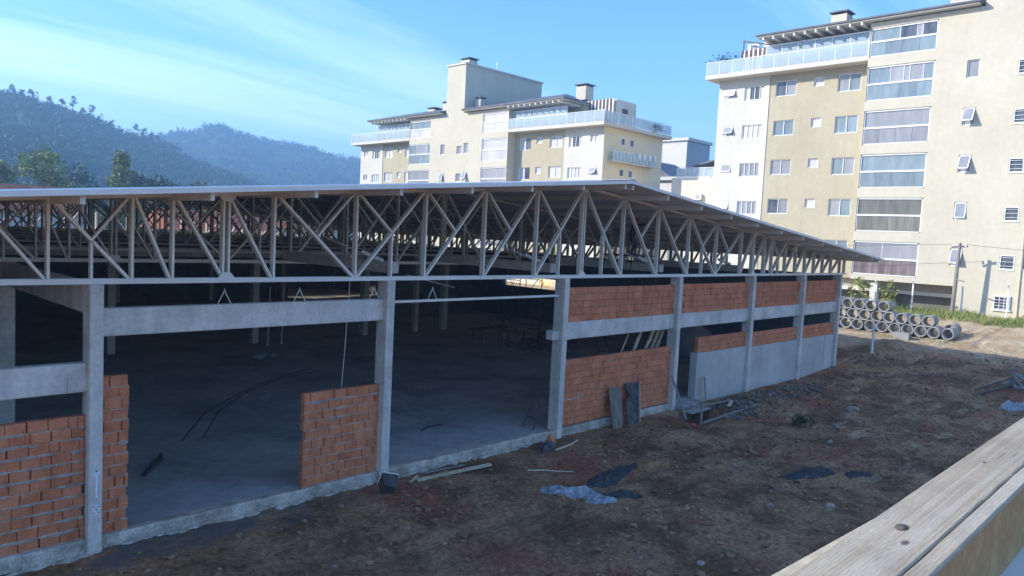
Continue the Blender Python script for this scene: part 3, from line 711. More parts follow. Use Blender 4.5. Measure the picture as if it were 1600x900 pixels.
o = Geo().lump((11.75,-0.28,gz(11.75,-.28)+0.14),0.16,9,1,(0.8,0.8,1.1)).build('broken_brick', m_brick); tag(o, 'broken orange brick at the foot of the third column', 'brick')
# stones one can pick out
for i, (x, y, r_, lab) in enumerate(((20.4,-4.9,0.16,'large pale boulder half sunk beside the mud mound'),(23.6,-4.2,0.20,'largest rounded brown boulder toward the middle of the yard'),(24.2,-4.2,0.14,'smaller brown boulder next to the rounded one'),
      (8.1,-7.2,0.07,'white pebble near the rail at the bottom of the picture'),(12.2,-6.6,0.08,'flat pale stone left of the dark wet patch'),(13.1,-7.6,0.12,'flat white stone in the reddish clay'),(2.9,-3.1,0.05,'tiny white pebble on the soil at lower left'),
      (17.2,-4.3,0.06,'small white stone in the sandy patch'),(19.0,-5.3,0.10,'upright pale stone below the boulder'),(29.6,-6.9,0.14,'pale rubble lump at the right edge of the yard'),(14.3,-4.6,0.10,'brown stone beside the dark sheet'))):
    z = gz(x, y); o = Geo().lump((x, y, z+r_*0.35), r_, i+20, 2, (1.2,0.9,0.7), 0.35).build('stone', m_stone); tag(o, lab, 'stone', 'loose stones in the yard')
# white post, right of the hall corner
p_ = thing('marker_post', 'white post standing in the soil in front of the pipes', 'post', (36.3,-0.64,rise(36.3)))
Geo().tube([(36.3,-0.64,rise(36.3)-0.3),(36.3,-0.62,rise(36.3)+1.62)], 0.06, 10).build('post', m_trim, p_); Geo().tube([(36.3,-0.62,rise(36.3)+1.60),(36.3,-0.62,rise(36.3)+1.68)], 0.075, 10).build('cap', m_trim, p_)
# debris at the right edge
for i, (a, b) in enumerate((((32.4,-6.2,0.25),(35.2,-7.6,0.95)),((32.0,-6.45,0.18),(35.2,-7.9,0.7)),((31.6,-6.3,0.12),(34.6,-7.4,0.55)))):
    stick('dark_pole', ['longest thin dark pole resting on the brush heap, uppermost','middle thin dark pole resting on the brush heap','lowest thin dark pole beside the brush heap'][i], 'pole', a, b, 0.05, 0.05, m_rust)
g = Geo()
for i in range(26):
    p = Vector((34.4+rnd.gauss(0,.35), -7.9+rnd.gauss(0,.4), rise(34.4)+rnd.uniform(0.1,0.5))); d = Vector((rnd.gauss(0,1), rnd.gauss(0,1), rnd.uniform(0.1,1.3))).normalized()*rnd.uniform(0.5,1.2)
    g.tube([p-d*0.5, p+Vector((rnd.gauss(0,.05),rnd.gauss(0,.05),0)), p+d*0.5], [0.07,0.06,0.035], 6)
tag(g.build('brush_heap', m_pole), 'heap of grey roots and branches at the right edge of the yard', 'brush heap')
sheet('white plastic sack lying under the brush heap at the right edge', (30.6,-8.05), 0.75, 0.5, R(-50), m_plas, 'plastic_sack', 0.3, 31, 'sack')
# interior things: scaffold with worker, drum, pallets, piles
def scaffold(label, x, y, n=2, h=2.0, wx=1.6, wy=1.1, z0=0.17):
    t = thing('scaffold_tower', label, 'scaffold', (x, y, z0))
    for lv in range(n):
        zb = z0+lv*h
        for sx_ in (0, wx):
            f = Geo()
            for sy_ in (0, wy): f.tube([(x+sx_,y+sy_,zb),(x+sx_,y+sy_,zb+h)], 0.022, 6)
            for q in (0.35, 0.9, 1.45, 1.95): f.tube([(x+sx_,y,zb+q),(x+sx_,y+wy,zb+q)], 0.016, 6)
            f.build('end_frame', m_rust, t)
        Geo().tube([(x,y,zb+0.2),(x+wx,y,zb+h-0.2)], 0.014, 6).build('cross_brace', m_rust, t)
        Geo().tube([(x+wx,y+wy,zb+0.2),(x,y+wy,zb+h-0.2)], 0.014, 6).build('cross_brace', m_rust, t)
    return t
scaffold('dark scaffold tower standing alone in the middle of the hall', 22.5, 11.5, 2, 2.0)
scaffold('dark scaffold frame beside the rubble pile inside the hall', 25.6, 15.6, 2, 2.0, 1.2)
ws = scaffold('dark scaffold tower under the roof carrying the worker', 18.55, 2.15, 2, 2.55, 1.6, 1.3)
Geo().box(18.45, 20.25, 2.1, 3.55, 5.28, 5.33).build('deck', m_rust, ws)
gr = Geo()
for zz_ in (5.75, 6.2):
    gr.tube([(18.55,2.15,zz_),(20.15,2.15,zz_),(20.15,3.45,zz_)], 0.018, 6)
for px, py in ((18.55,2.15),(20.15,2.15),(20.15,3.45)): gr.tube([(px,py,5.3),(px,py,6.25)], 0.02, 6)
gr.build('guard_rail', m_rust, ws)
dr = thing('round_tank', 'dark grey rounded tank standing inside behind the doorway', 'tank', (29.2,5.6,0.17))
g = Geo(); n = 20
for zz_, r_ in ((0,0.85),(0.1,0.95),(0.5,1.0),(1.0,0.98),(1.3,0.85),(1.5,0.5),(1.55,0.3)):
    for k in range(n): g.v.append((29.2+r_*math.cos(2*math.pi*k/n), 5.6+r_*math.sin(2*math.pi*k/n), 0.17+zz_))
for i in range(6):
    for k in range(n): g.f.append((i*n+k, i*n+(k+1) % n, i*n+n+(k+1) % n, i*n+n+k))
g.f.append(tuple(6*n+k for k in range(n)))
g.build('shell', m_grayp, dr, True); Geo().tube([(29.2,5.6,1.7),(29.2,5.6,1.82)], 0.32, 16).build('lid', m_grayp, dr)
g = Geo()
for i in range(60):
    r_ = rnd.uniform(0.08,0.3); g.lump((rnd.gauss(25.2,.9), rnd.gauss(11.8,.7), 0.17+r_*0.4), r_, i, 1, (1.1,1,0.7), 0.5)
tag(g.build('rubble_pile', m_rubble), 'pile of broken grey rubble on the hall floor', 'rubble', kind='stuff')
def sack(name, label, x, y, r_, mat):
    g = Geo(); g.lump((x,y,0.17+r_*0.5), r_, int(x*7), 2, (1.2,0.9,0.65), 0.4); tag(g.build(name, mat, None, True), label, 'sack', 'sacks on the hall floor')
sack('cement_sack','pale sack slumped on the floor near the far scaffold', 26.6, 13.2, 0.5, m_plas)
sack('cement_sack','grey sack on the floor left of the hanging cable', 10.6, 14.9, 0.28, m_plas)
sack('cement_sack','small pale sack next to the grey one on the floor', 11.3, 15.1, 0.2, m_plas)
# workbench
wb = thing('workbench', 'dark trestle workbench on the hall floor near the rubble', 'workbench', (22.6,13.6,0.17))
Geo().box(21.6,23.9,13.2,14.1,0.95,1.0).build('top', m_wood, wb)
for x in (21.8,23.7):
    for y in (13.3,14.0): Geo().bar((x,y,0.17),(x,y,0.95),0.06,0.06).build('leg', m_wood, wb)
for i, (x, y) in enumerate(((12.6,18.0),(13.4,18.2))):
    stick('steel_prop', ['left thin steel prop standing on the far hall floor','right thin steel prop standing on the far hall floor'][i], 'prop', (x,y,0.17), (x+0.05,y,2.9), 0.05, 0.05, m_steelw)
o = Geo().tube([(-0.2+2.1,3.0,0.2),(2.6,3.9,0.22),(2.75,4.3,0.21)],[0.05,0.06,0.03],6).build('dark_hose', m_blackp); tag(o, 'short dark hose lying on the floor behind the brick pier', 'hose')
o = Geo().tube([(9.2,2.4,0.185),(9.6,2.6,0.2),(10.1,2.6,0.185)],0.025,6).build('dark_rag', m_blackp); tag(o, 'small dark scrap on the floor of the open bay', 'scrap')
# bicycle-like dark frame leaning on the inside of the third column: a folded trestle
tr_ = thing('folding_trestle', 'thin dark folded trestle leaning behind the third column', 'trestle', (12.0,0.75,0.17))
for a, b in (((11.95,0.6,0.17),(12.15,0.5,1.15)),((12.0,1.1,0.17),(12.17,0.75,1.15))): Geo().tube([a,b],0.018,6).build('leg', m_rust, tr_)
Geo().tube([(12.0,0.58,0.5),(12.05,1.0,0.5)],0.014,6).build('rung', m_rust, tr_)

# ------------------------------------------------------------------ worker
def skin_person():
    P0 = Vector((19.35, 2.75, 5.33))
    J = {'pelvis':(0,0,0.66),'spine':(0.03,0.0,0.86),'chest':(0.10,0.0,1.06),'neck':(0.16,0,1.20),'head':(0.20,0,1.30),'crown':(0.22,0,1.39),
         'hipl':(0.0,0.10,0.62),'kneel':(0.20,0.13,0.36),'ankl':(-0.02,0.13,0.06),'toel':(0.17,0.14,0.03),
         'hipr':(0.0,-0.10,0.62),'kneer':(0.16,-0.14,0.36),'ankr':(-0.06,-0.13,0.06),'toer':(0.12,-0.15,0.03),
         'shl':(0.12,0.18,1.12),'elbl':(0.26,0.28,0.98),'wrl':(0.44,0.22,1.12),
         'shr':(0.12,-0.18,1.12),'elbr':(0.36,-0.24,1.18),'wrr':(0.56,-0.22,1.30)}
    E = [('pelvis','spine'),('spine','chest'),('chest','neck'),('neck','head'),('head','crown'),('pelvis','hipl'),('hipl','kneel'),('kneel','ankl'),('ankl','toel'),
         ('pelvis','hipr'),('hipr','kneer'),('kneer','ankr'),('ankr','toer'),('chest','shl'),('shl','elbl'),('elbl','wrl'),('chest','shr'),('shr','elbr'),('elbr','wrr')]
    Rd = {'pelvis':.13,'spine':.12,'chest':.135,'neck':.055,'head':.085,'crown':.07,'hipl':.09,'hipr':.09,'kneel':.06,'kneer':.06,'ankl':.045,'ankr':.045,'toel':.04,'toer':.04,
          'shl':.07,'shr':.07,'elbl':.045,'elbr':.045,'wrl':.03,'wrr':.03}
    for s, wr in (('l','wrl'),('r','wrr')):
        b = Vector(J[wr]); d = (b-Vector(J['elb'+s])).normalized()
        J['palm'+s] = tuple(b+d*0.06); Rd['palm'+s] = 0.03; E.append((wr, 'palm'+s))
        for k in range(4):
            off = Vector((0, (k-1.5)*0.018, 0)); ln = (0.06,0.07,0.065,0.05)[k]
            J['k%d%s' % (k,s)] = tuple(b+d*0.085+off); J['t%d%s' % (k,s)] = tuple(b+d*(0.085+ln)+off+Vector((0,0,-0.025)))
            Rd['k%d%s' % (k,s)] = .010; Rd['t%d%s' % (k,s)] = .008; E += [('palm'+s,'k%d%s' % (k,s)),('k%d%s' % (k,s),'t%d%s' % (k,s))]
        J['th'+s] = tuple(b+d*0.07+Vector((0,0.045 if s=='r' else -0.045,0.01))); Rd['th'+s] = .010; E.append(('palm'+s,'th'+s))
    names = list(J); idx = {n: i for i, n in enumerate(names)}
    me = bpy.data.meshes.new('person'); me.from_pydata([J[n] for n in names], [(idx[a], idx[b]) for a, b in E], [])
    o = bpy.data.objects.new('person', me); COL.objects.link(o); o.location = P0; o.rotation_euler = (0,0,R(-30))
    md = o.modifiers.new('skin','SKIN'); md.use_smooth_shade = True
    for n in names:
        sv = me.skin_vertices[0].data[idx[n]]; sv.radius = (Rd[n], Rd[n]*(0.8 if n in ('pelvis','spine','chest') else 1)); sv.use_root = (n == 'pelvis')
    o.modifiers.new('sub','SUBSURF').levels = 2; o.modifiers['sub'].render_levels = 2
    # clothing by height on the body: jeans, shirt, skin
    m = bpy.data.materials.new('worker_clothes'); m.use_nodes = True; nt = m.node_tree; N = nt.nodes; L = nt.links
    tcn = N.new('ShaderNodeTexCoord'); sp = N.new('ShaderNodeSeparateXYZ'); L.new(tcn.outputs['Object'], sp.inputs[0])
    cr = N.new('ShaderNodeValToRGB'); cr.color_ramp.interpolation = 'CONSTANT'; e = cr.color_ramp.elements
    e[0].position = 0; e[0].color = (0.05,0.04,0.035,1); e[1].position = 0.08/1.5; e[1].color = (0.06,0.085,0.15,1)
    for p, c in ((0.70/1.5,(0.02,0.022,0.035,1)),(1.205/1.5,(0.36,0.21,0.14,1))): q = e.new(p); q.color = c
    dv = N.new('ShaderNodeMath'); dv.operation = 'DIVIDE'; dv.inputs[1].default_value = 1.5; L.new(sp.outputs[2], dv.inputs[0]); L.new(dv.outputs[0], cr.inputs[0])
    nz = N.new('ShaderNodeTexNoise'); nz.inputs['Scale'].default_value = 12; mr = N.new('ShaderNodeMapRange'); mr.inputs[3].default_value = 0.7; mr.inputs[4].default_value = 1.3; L.new(nz.outputs[0], mr.inputs[0])
    xm = N.new('ShaderNodeMixRGB'); xm.blend_type = 'MULTIPLY'; xm.inputs[0].default_value = 1; L.new(cr.outputs[0], xm.inputs[1]); L.new(mr.outputs[0], xm.inputs[2]); L.new(xm.outputs[0], N['Principled BSDF'].inputs['Base Color'])
    N['Principled BSDF'].inputs['Roughness'].default_value = 0.85
    me.materials.append(m)
    tag(o, 'crouching worker in dark shirt, blue jeans and yellow helmet on the scaffold under the roof', 'person')
    mh = material('yellow_helmet', two((0.62,0.42,0.05),(0.70,0.48,0.07)), 3, 0.4)
    g = Geo(); n = 16
    for zz_, r_ in ((0,0.155),(0.0,0.125),(0.05,0.118),(0.10,0.085),(0.125,0.04)):
        for k in range(n): g.v.append((0.225+r_*1.15*math.cos(2*math.pi*k/n), r_*math.sin(2*math.pi*k/n), 1.335+zz_))
    for i in range(4):
        for k in range(n): g.f.append((i*n+k, i*n+(k+1) % n, i*n+n+(k+1) % n, i*n+n+k))
    g.f.append(tuple(4*n+k for k in range(n)))
    h = bpy.data.objects.new('helmet', g.mesh('helmet', mh, True)); COL.objects.link(h); h.parent = o
    fa = Geo(); fa.lump((0.30,0,1.285),0.02,1,1,(1,0.8,1.2),0.1)       # nose
    f_ = bpy.data.objects.new('nose', fa.mesh('nose', m)); COL.objects.link(f_); f_.parent = o
skin_person()

# ------------------------------------------------------------------ apartment buildings
def window_mesh(w_, h_, n=2, d=0.06):
    g = Geo(); t = 0.06
    g.box(-d, 0.04, -w_/2, w_/2, 0, t); g.box(-d, 0.04, -w_/2, w_/2, h_-t, h_)
    for y in (-w_/2, w_/2-t): g.box(-d, 0.04, y, y+t, t, h_-t)
    for i in range(1, n): y = -w_/2+w_*i/n; g.box(-d+0.01, 0.04, y-0.025, y+0.025, t, h_-t)
    g.box(-d-0.05, 0.02, -w_/2-0.05, w_/2+0.05, -0.06, 0)
    return g.mesh('window', m_trim)
WM = {}
def window(bld, X, y, z0, w_, h_, n, mat, op=None, mats=None):
    """frame with panes set into the facade plane X; op opens an awning sash"""
    o0 = wloc(bld); k = (round(w_,2), round(h_,2), n)
    if k not in WM: WM[k] = window_mesh(w_, h_, n)
    f = inst('window', WM[k], Vector((X, y, z0))-o0, bld)
    for i in range(n):
        mm = mats[i] if mats else mat
        kk = ('pane', k, mm.name)
        if kk not in WM:
            g = Geo(); pw = w_/n; g.box(0.015, 0.03, -pw/2+0.03, pw/2-0.03, 0.05, h_-0.05); WM[kk] = g.mesh('pane', mm)
        pn = inst('pane', WM[kk], (0, -w_/2+(i+0.5)*w_/n, 0), f)
    if op:
        g = Geo(); ww = w_*0.94
        g.box(-0.02,0.02,-ww/2,ww/2,-h_*0.9,-h_*0.9+0.07); g.box(-0.02,0.02,-ww/2,ww/2,-0.07,0)
        for y_ in (-ww/2, ww/2-0.06): g.box(-0.02,0.02,y_,y_+0.06,-h_*0.9,0)
        s = inst('sash', g.mesh('sash', m_trim), (-0.09, 0, h_-0.04), f); s.rotation_euler = (0, R(op), 0)
        g = Geo(); g.box(-0.008,0.008,-ww/2+0.05,ww/2-0.05,-h_*0.9+0.06,-0.06)
        s2 = inst('pane', g.mesh('pane', mat), (-0.09, 0, h_-0.04), f); s2.rotation_euler = (0, R(op), 0)
    return f
def facade(g, X, y0, y1, z0, z1, holes, depth=0.14):
    """wall sheet on plane X facing -X with recessed openings (y0,y1,z0,z1)"""
    ysx = sorted(set([y0, y1]+[v for h in holes for v in h[:2] if y0 < v < y1])); zsx = sorted(set([z0, z1]+[v for h in holes for v in h[2:] if z0 < v < z1]))
    for a, b in zip(ysx, ysx[1:]):
        for c, d in zip(zsx, zsx[1:]):
            ym, zm = (a+b)/2, (c+d)/2
            if any(h[0] < ym < h[1] and h[2] < zm < h[3] for h in holes): continue
            g.add([(X,a,c),(X,b,c),(X,b,d),(X,a,d)], [(0,3,2,1)])
    for a, b, c, d in holes:
        D = X+depth
        g.add([(X,a,c),(X,b,c),(X,b,d),(X,a,d),(D,a,c),(D,b,c),(D,b,d),(D,a,d)], [(0,1,5,4),(1,2,6,5),(2,3,7,6),(3,0,4,7),(4,5,6,7)])
def glass_band(bld, X, y0, y1, z0, z1, zm, mats, divs, low):
    """enclosed balcony: recessed upper sliding panes, white rail, lower glass panels"""
    o = Geo(); t = 0.07
    o.box(X-0.03, X+0.1, y0, y1, z1-0.09, z1); o.box(X-0.03, X+0.1, y0, y1, z0, z0+0.06); o.box(X-0.06, X+0.1, y0, y1, zm-0.07, zm+0.05)
    for y in (y0, y1-t): o.box(X-0.03, X+0.1, y, y+t, z0, z1)
    f = o.build('balcony_glazing', m_trim, bld)
    ys_ = [y1-(y1-y0)*d for d in divs]; 
    for i, (a, b) in enumerate(zip(ys_, ys_[1:])):
        Geo().box(X+0.05, X+0.065, b+0.02, a-0.02, zm+0.04, z1-0.08).build('upper_pane', mats[i % len(mats)], f)
        if 0 < i: Geo().box(X+0.02, X+0.05, a-0.02, a+0.02, zm+0.05, z1-0.09).build('mullion', m_trim, f)
    nlow = 4
    for i in range(nlow):
        a = y0+(y1-y0)*i/nlow; b = y0+(y1-y0)*(i+1)/nlow
        Geo().box(X-0.01, X+0.01, a+0.008, b-0.008, z0+0.05, zm-0.06).build('lower_pane', low, f)
    return f
def hip_roof(bld, x0, x1, y0, y1, z, rise_, inset):
    g = Geo(); xm = (x0+x1)/2
    top = [(x0,y0,z),(x1,y0,z),(x1,y1,z),(x0,y1,z),(xm,y0+inset[0],z+rise_),(xm,y1-inset[1],z+rise_)]
    bot = [(x,y,zz-0.16) for x,y,zz in top[:4]]
    g.add(top+bot, [(0,1,4),(1,2,5,4),(2,3,5),(3,0,4,5),(6,9,8,7),(0,6,7,1),(1,7,8,2),(2,8,9,3),(3,9,6,0)])
    r = g.build('roof', m_roofd, bld)
    s = Geo(); s.box(x0+0.06, x1-0.06, y0+0.06, y1-0.06, z-0.24, z-0.162); s.build('soffit', m_white, r)
    gt = Geo(); gt.box(x0-0.05, x0+0.04, y0, y1, z-0.14, z-0.02); gt.build('gutter', m_roofd, r)
    return r
def chimney(bld, x, y, z0, z1, w_=0.9):
    c = Geo().box(x-w_/2, x+w_/2, y-w_/2, y+w_/2, z0, z1).build('chimney', m_cream, bld)
    g = Geo()
    for a in (-1,1):
        for b in (-1,1): g.box(x+a*w_*0.42-0.06, x+a*w_*0.42+0.06, y+b*w_*0.42-0.06, y+b*w_*0.42+0.06, z1, z1+0.16)
    g.box(x-w_*0.62, x+w_*0.62, y-w_*0.62, y+w_*0.62, z1+0.16, z1+0.25); g.build('cap', m_roofd, c)
def railing(bld, pts, z, h, panel=1.2):
    r = Geo()
    for (a, b) in zip(pts, pts[1:]):
        a = Vector((*a, z)); b = Vector((*b, z)); r.bar(a+Vector((0,0,h)), b+Vector((0,0,h)), 0.05, 0.05, (0,0,1)); r.bar(a+Vector((0,0,0.05)), b+Vector((0,0,0.05)), 0.03, 0.03, (0,0,1))
    ro = r.build('terrace_railing', m_trim, bld)
    for (a, b) in zip(pts, pts[1:]):
        a = Vector((*a, z)); b = Vector((*b, z)); n = max(1, round((b-a).length/panel))
        for i in range(n):
            p = a.lerp(b, i/n); q = a.lerp(b, (i+1)/n); d = (q-p).normalized()
            Geo().bar((p+d*0.03)+Vector((0,0,h*0.52)), (q-d*0.03)+Vector((0,0,h*0.52)), h*0.86, 0.016, (0,0,1)).build('glass_panel', m_rail_glass, ro)
            Geo().bar(p, p+Vector((0,0,h)), 0.045, 0.045).build('post', m_trim, ro)
def ac_unit(x, y, z, label, s=1.0):
    t = thing('air_conditioner', label, 'air conditioner', (x, y, z), 'air conditioner outdoor units on the apartment blocks')
    Geo().box(x-0.16*s, x+0.16*s, y-0.42*s, y+0.42*s, z+0.03, z+0.62*s).build('casing', m_trim, t)
    Geo().tube([(x-0.165*s, y-0.1*s, z+0.32*s), (x-0.175*s, y-0.1*s, z+0.32*s)], 0.24*s, 16).build('fan_grille', m_grayp, t)
    for q in (-0.3, 0.3): Geo().box(x-0.14*s, x+0.14*s, y+q*s-0.03, y+q*s+0.03, z, z+0.03).build('foot', m_dark, t)
    return t

def apartment(bld, c, dz, S, rows, zg, sides, X=53.0, XT=54.2, XB=67.0, gl=None, opens=None, end_face=True):
    """S: section breaks from the centre c: half centre, glass end, tan end, white end"""
    hc, hg, ht, hw = S
    zslab = 19.75+dz; ZT = 22.35+dz
    W = Geo(); T_ = Geo(); O = Geo()
    holesC = []
    for r_ in rows:                                   # r_ top of window for each storey
        zt = r_+dz
        for s in (-1, 1):
            a, b = sorted((c+s*hc, c+s*hg)); holesC.append((a+0.04, b-0.04, zt-2.42, zt+0.02))
        for off, dd in ((2.2, 0.25), (-0.75, 0.55), (-1.9, 0.25)):
            w2 = 0.38 if off != -0.75 else 0.43; hh = 1.2 if off != -0.75 else 0.95
            holesC.append((c+off-w2, c+off+w2, zt-dd-hh, zt-dd))
    for s in (-1, 1):
        a, b = sorted((c+s*hc, c+s*hg)); holesC.append((a+0.04, b-0.04, 19.92+dz, 21.98+dz))
    zbase = 3.83+dz
    facade(W, X, c-hg, c+hg, zbase, ZT, holesC, 0.22)
    # centre block returns
    for s in (-1, 1):
        yy = c+s*hg; W.add([(X,yy,zbase),(XB,yy,zbase),(XB,yy,ZT),(X,yy,ZT)], [(0,1,2,3) if s < 0 else (0,3,2,1)])
    W.add([(X,c-hg,zbase),(XB,c-hg,zbase),(XB,c+hg,zbase),(X,c+hg,zbase)], [(0,3,2,1)])
    # tower over the stairs
    t0, t1 = c-1.35, c+1.8
    W.box(X+0.004, 65.8, t0, t1, ZT-0.3, 27.85+dz)
    W.build('wall', m_cream, bld)
    cp = Geo().box(X-0.12, 65.95, t0-0.12, t1+0.12, 27.85+dz, 28.05+dz).build('tower_coping', m_white, bld)
    chimney(bld, X+1.3, t0+0.9, 28.05+dz, 28.5+dz, 1.3)
    for r_ in rows:
        zt = r_+dz
        for s in sides:
            a, b = sorted((c+s*hc, c+s*hg)); mset, dv, low = gl.get((s, r_), gl['default'])
            glass_band(bld, X+0.09, a+0.05, b-0.05, zt-2.40, zt, zt-1.22, mset, dv, low)
        for off, dd in ((2.2, 0.25), (-0.75, 0.55), (-1.9, 0.25)):
            w2 = 0.36 if off != -0.75 else 0.41; hh = 1.18 if off != -0.75 else 0.93
            if -0.75 == off and c < 0:               # louvred bathroom window
                f = window(bld, X+0.06, c+off, zt-dd-hh, 2*w2, hh, 1, m_gl_dark)
                for k in range(3):
                    z_ = zt-dd-hh+0.12+k*0.27; Geo().bar((X+0.0,c+off-w2+0.06,z_+0.1), (X+0.0,c+off+w2-0.06,z_+0.1), 0.02, 0.05, (0.3,0,1)).build('louvre', m_trim, f)
            else: window(bld, X+0.14, c+off, zt-dd-hh, 2*w2, hh, 1, m_gl_cur, (opens or {}).get((off, r_)))
    for s in sides:
        a, b = sorted((c+s*hc, c+s*hg)); mset, dv, low = gl.get((s, 'p'), gl['default'])
        glass_band(bld, X+0.09, a+0.05, b-0.05, 19.94+dz, 21.95+dz, 21.0+dz, mset, dv, low)
    # side wings: tan and off-white
    for s in (-1, 1):
        a, b = sorted((c+s*hg, c+s*ht)); G = Geo(); H = []; wn = []
        for r_ in rows:
            zt = r_+dz+0.02
            for cen, w_, h_, n in (((ht-hg)*0.83, 1.7, 1.22, 2), ((ht-hg)*0.5, 0.8, 0.72, 1), ((ht-hg)*0.21, 1.7, 1.32, 2)):
                y = c+s*(hg+cen); H.append((y-w_/2, y+w_/2, zt-h_, zt)); wn.append((y, zt-h_, w_, h_, n, r_, cen))
        facade(G, XT, a, b, zbase, zslab, H, 0.2); G.add([(XT,a,zbase),(XB,a,zbase),(XB,b,zbase),(XT,b,zbase)], [(0,3,2,1)]); G.build('wall', m_tan, bld)
        if s in sides:
            for k, (y, z, w_, h_, n, r_, cen) in enumerate(wn):
                kind = gl['tan'](k)
                window(bld, XT+0.13, y, z, w_, h_, n, kind[0], None, kind if n == 2 else None)
        a, b = sorted((c+s*ht, c+s*hw)); G = Geo(); H = []; wn = []
        for r_ in rows:
            zt = r_+dz-0.18
            for cen, w_, h_, n, top in (((hw-ht)*0.76, 0.95, 0.72, 2, zt), ((hw-ht)*0.29, 1.75, 1.12, 4, zt)):
                y = c+s*(ht+cen); H.append((y-w_/2, y+w_/2, top-h_, top)); wn.append((y, top-h_, w_, h_, n, r_))
        facade(G, XT-0.05, a, b, zbase-1.9, zslab, H, 0.2)
        yy = c+s*hw
        G.build('wall', m_white, bld)
        E_ = Geo(); HE = []
        if s < 0 and end_face:                        # end wall facing -Y, small windows in pairs
            E_.add([(XT-0.05,yy,zbase-1.9),(XB,yy,zbase-1.9),(XB,yy,zslab),(XT-0.05,yy,zslab)], [(0,1,2,3)])
        else: E_.add([(XT-0.05,yy,zbase-1.9),(XB,yy,zbase-1.9),(XB,yy,zslab),(XT-0.05,yy,zslab)], [(0,1,2,3) if s < 0 else (0,3,2,1)])
        E_.build('end_wall', m_yellow, bld)
        if s in sides:
            for k, (y, z, w_, h_, n, r_) in enumerate(wn):
                window(bld, XT+0.07, y, z, w_, h_, n, m_gl_cur if k % 3 else m_shut, (opens or {}).get(('w', s, r_)) if n == 2 else None,
                       ([m_shut, m_gl_dark, m_gl_dark, m_shut] if (n == 4 and k == 1) else None))
        # terrace slab and its railing
        a, b = sorted((c+s*hg, c+s*(hw+0.75)))
        Geo().box(X, XB+0.6, a+0.002, b, zslab+0.002, zslab+0.33).build('terrace_slab', m_white, bld)
        e = c+s*(hw+0.68); i0 = c+s*(hg+0.05)
        if s in sides: railing(bld, [(X+0.06, i0), (X+0.06, e), (XB+0.5, e)], zslab+0.335, 1.05)
        # penthouse set back
        a, b = sorted((c+s*hg, c+s*(hw-4.2)))
        Geo().box(56.0, XB-1, a+0.003, b, zslab+0.335, ZT+0.1).build('penthouse_wall', m_cream, bld)
        if s in sides:
            n = 6; y0_, y1_ = a+0.25, b-0.1
            ef = Geo(); 
            for i in range(n+1):
                y = y0_+(y1_-y0_)*i/n; ef.box(X+0.55, X+0.62, y-0.035, y+0.035, zslab+0.34, zslab+2.25)
            ef.box(X+0.54, X+0.63, y0_, y1_, zslab+2.17, zslab+2.27); ef.box(X+0.54, X+0.63, y0_, y1_, zslab+1.36, zslab+1.46)
            en = ef.build('terrace_enclosure', m_trim, bld)
            for i in range(n):
                q0, q1 = y0_+(y1_-y0_)*i/n+0.04, y0_+(y1_-y0_)*(i+1)/n-0.04
                Geo().box(X+0.57, X+0.585, q0, q1, zslab+1.47, zslab+2.16).build('upper_pane', m_encl_glass, en)
                Geo().box(X+0.57, X+0.585, q0, q1, zslab+0.36, zslab+1.35).build('lower_pane', m_encl_glass, en)
            for i in range(10):
                y = y0_+0.2+(y1_-y0_-0.4)*i/9
                Geo().bar((X-0.55, y, zslab+2.55), (55.9, y, zslab+2.55), 0.11, 0.2, (0,1,0)).build('rafter', m_trim, bld)
    # roofs
    hip_roof(bld, X-0.65, XB+0.2, c+2.0, c+hw-3.9, ZT+0.33, 1.7, (0.0, 5.0))
    hip_roof(bld, X-0.65, XB+0.2, c-hw+3.9, c-1.6, ZT+0.33, 1.7, (5.0, 0.0))

S_R = (4.5, 9.0, 16.95, 21.5)
S_M = (4.5, 8.6, 15.65, 20.7)
DV = (0, 0.38, 0.68, 0.74, 1.0); DV1 = (0, 1.0); DV2 = (0, 0.25, 0.5, 0.75, 1)
glR = {'default': ([m_gl_cur], DV2, m_gl_cur), (1,'p'): ([m_gl_blue, m_gl_dark, m_gl_cur, m_gl_dark], (0,0.45,0.7,0.78,1), m_gl_blue),
  (1,19.2): ([m_gl_blue, m_gl_cur, m_gl_cur, m_gl_cur, m_gl_blue], (0,0.35,0.55,0.64,0.84,1), m_gl_blue), (1,16.06): ([m_gl_cur], DV1, m_gl_cur), (1,12.92): ([m_gl_blue], DV1, m_gl_blue),
  (1,9.78): ([m_gl_grey], DV1, m_gl_grey), (1,6.64): ([m_gl_cur, m_gl_cur], (0,0.45,1), m_gl_brown),
  'tan': lambda k: [(m_gl_cur, m_gl_dark),(m_shut,),(m_gl_blue, m_gl_cur),(m_gl_blue, m_gl_blue),(m_shut,),(m_gl_blue, m_gl_blue),(m_gl_cur, m_gl_cur),(m_shut,),(m_gl_cur, m_gl_blue)][k % 9]}
glM = dict(glR); glM[(-1,19.2)] = ([m_shut], DV1, m_shut); glM[(-1,16.06)] = ([m_gl_cur], DV1, m_gl_cur); glM[(-1,'p')] = ([m_shut], DV1, m_shut); glM[(1,'p')] = ([m_gl_blue], DV1, m_shut)
glM['tan'] = lambda k: [(m_shut, m_shut),(m_shut,),(m_gl_dark, m_shut)][k % 3]
ROWS = [19.2, 16.06, 12.92, 9.78, 6.64]
rb = thing('apartment_building', 'large near cream apartment block at the right with six storeys of enclosed balconies', 'apartment building', (53,-2.2,2.0))
apartment(rb, -2.2, 0.0, S_R, ROWS, 2.0, (1,), gl=glR, opens={(2.2,16.06):32,(2.2,12.92):30,(2.2,6.64):24,(2.2,9.78):8,('w',1,19.2):25,('w',1,16.06):28,('w',1,12.92):10,('w',1,9.78):12})
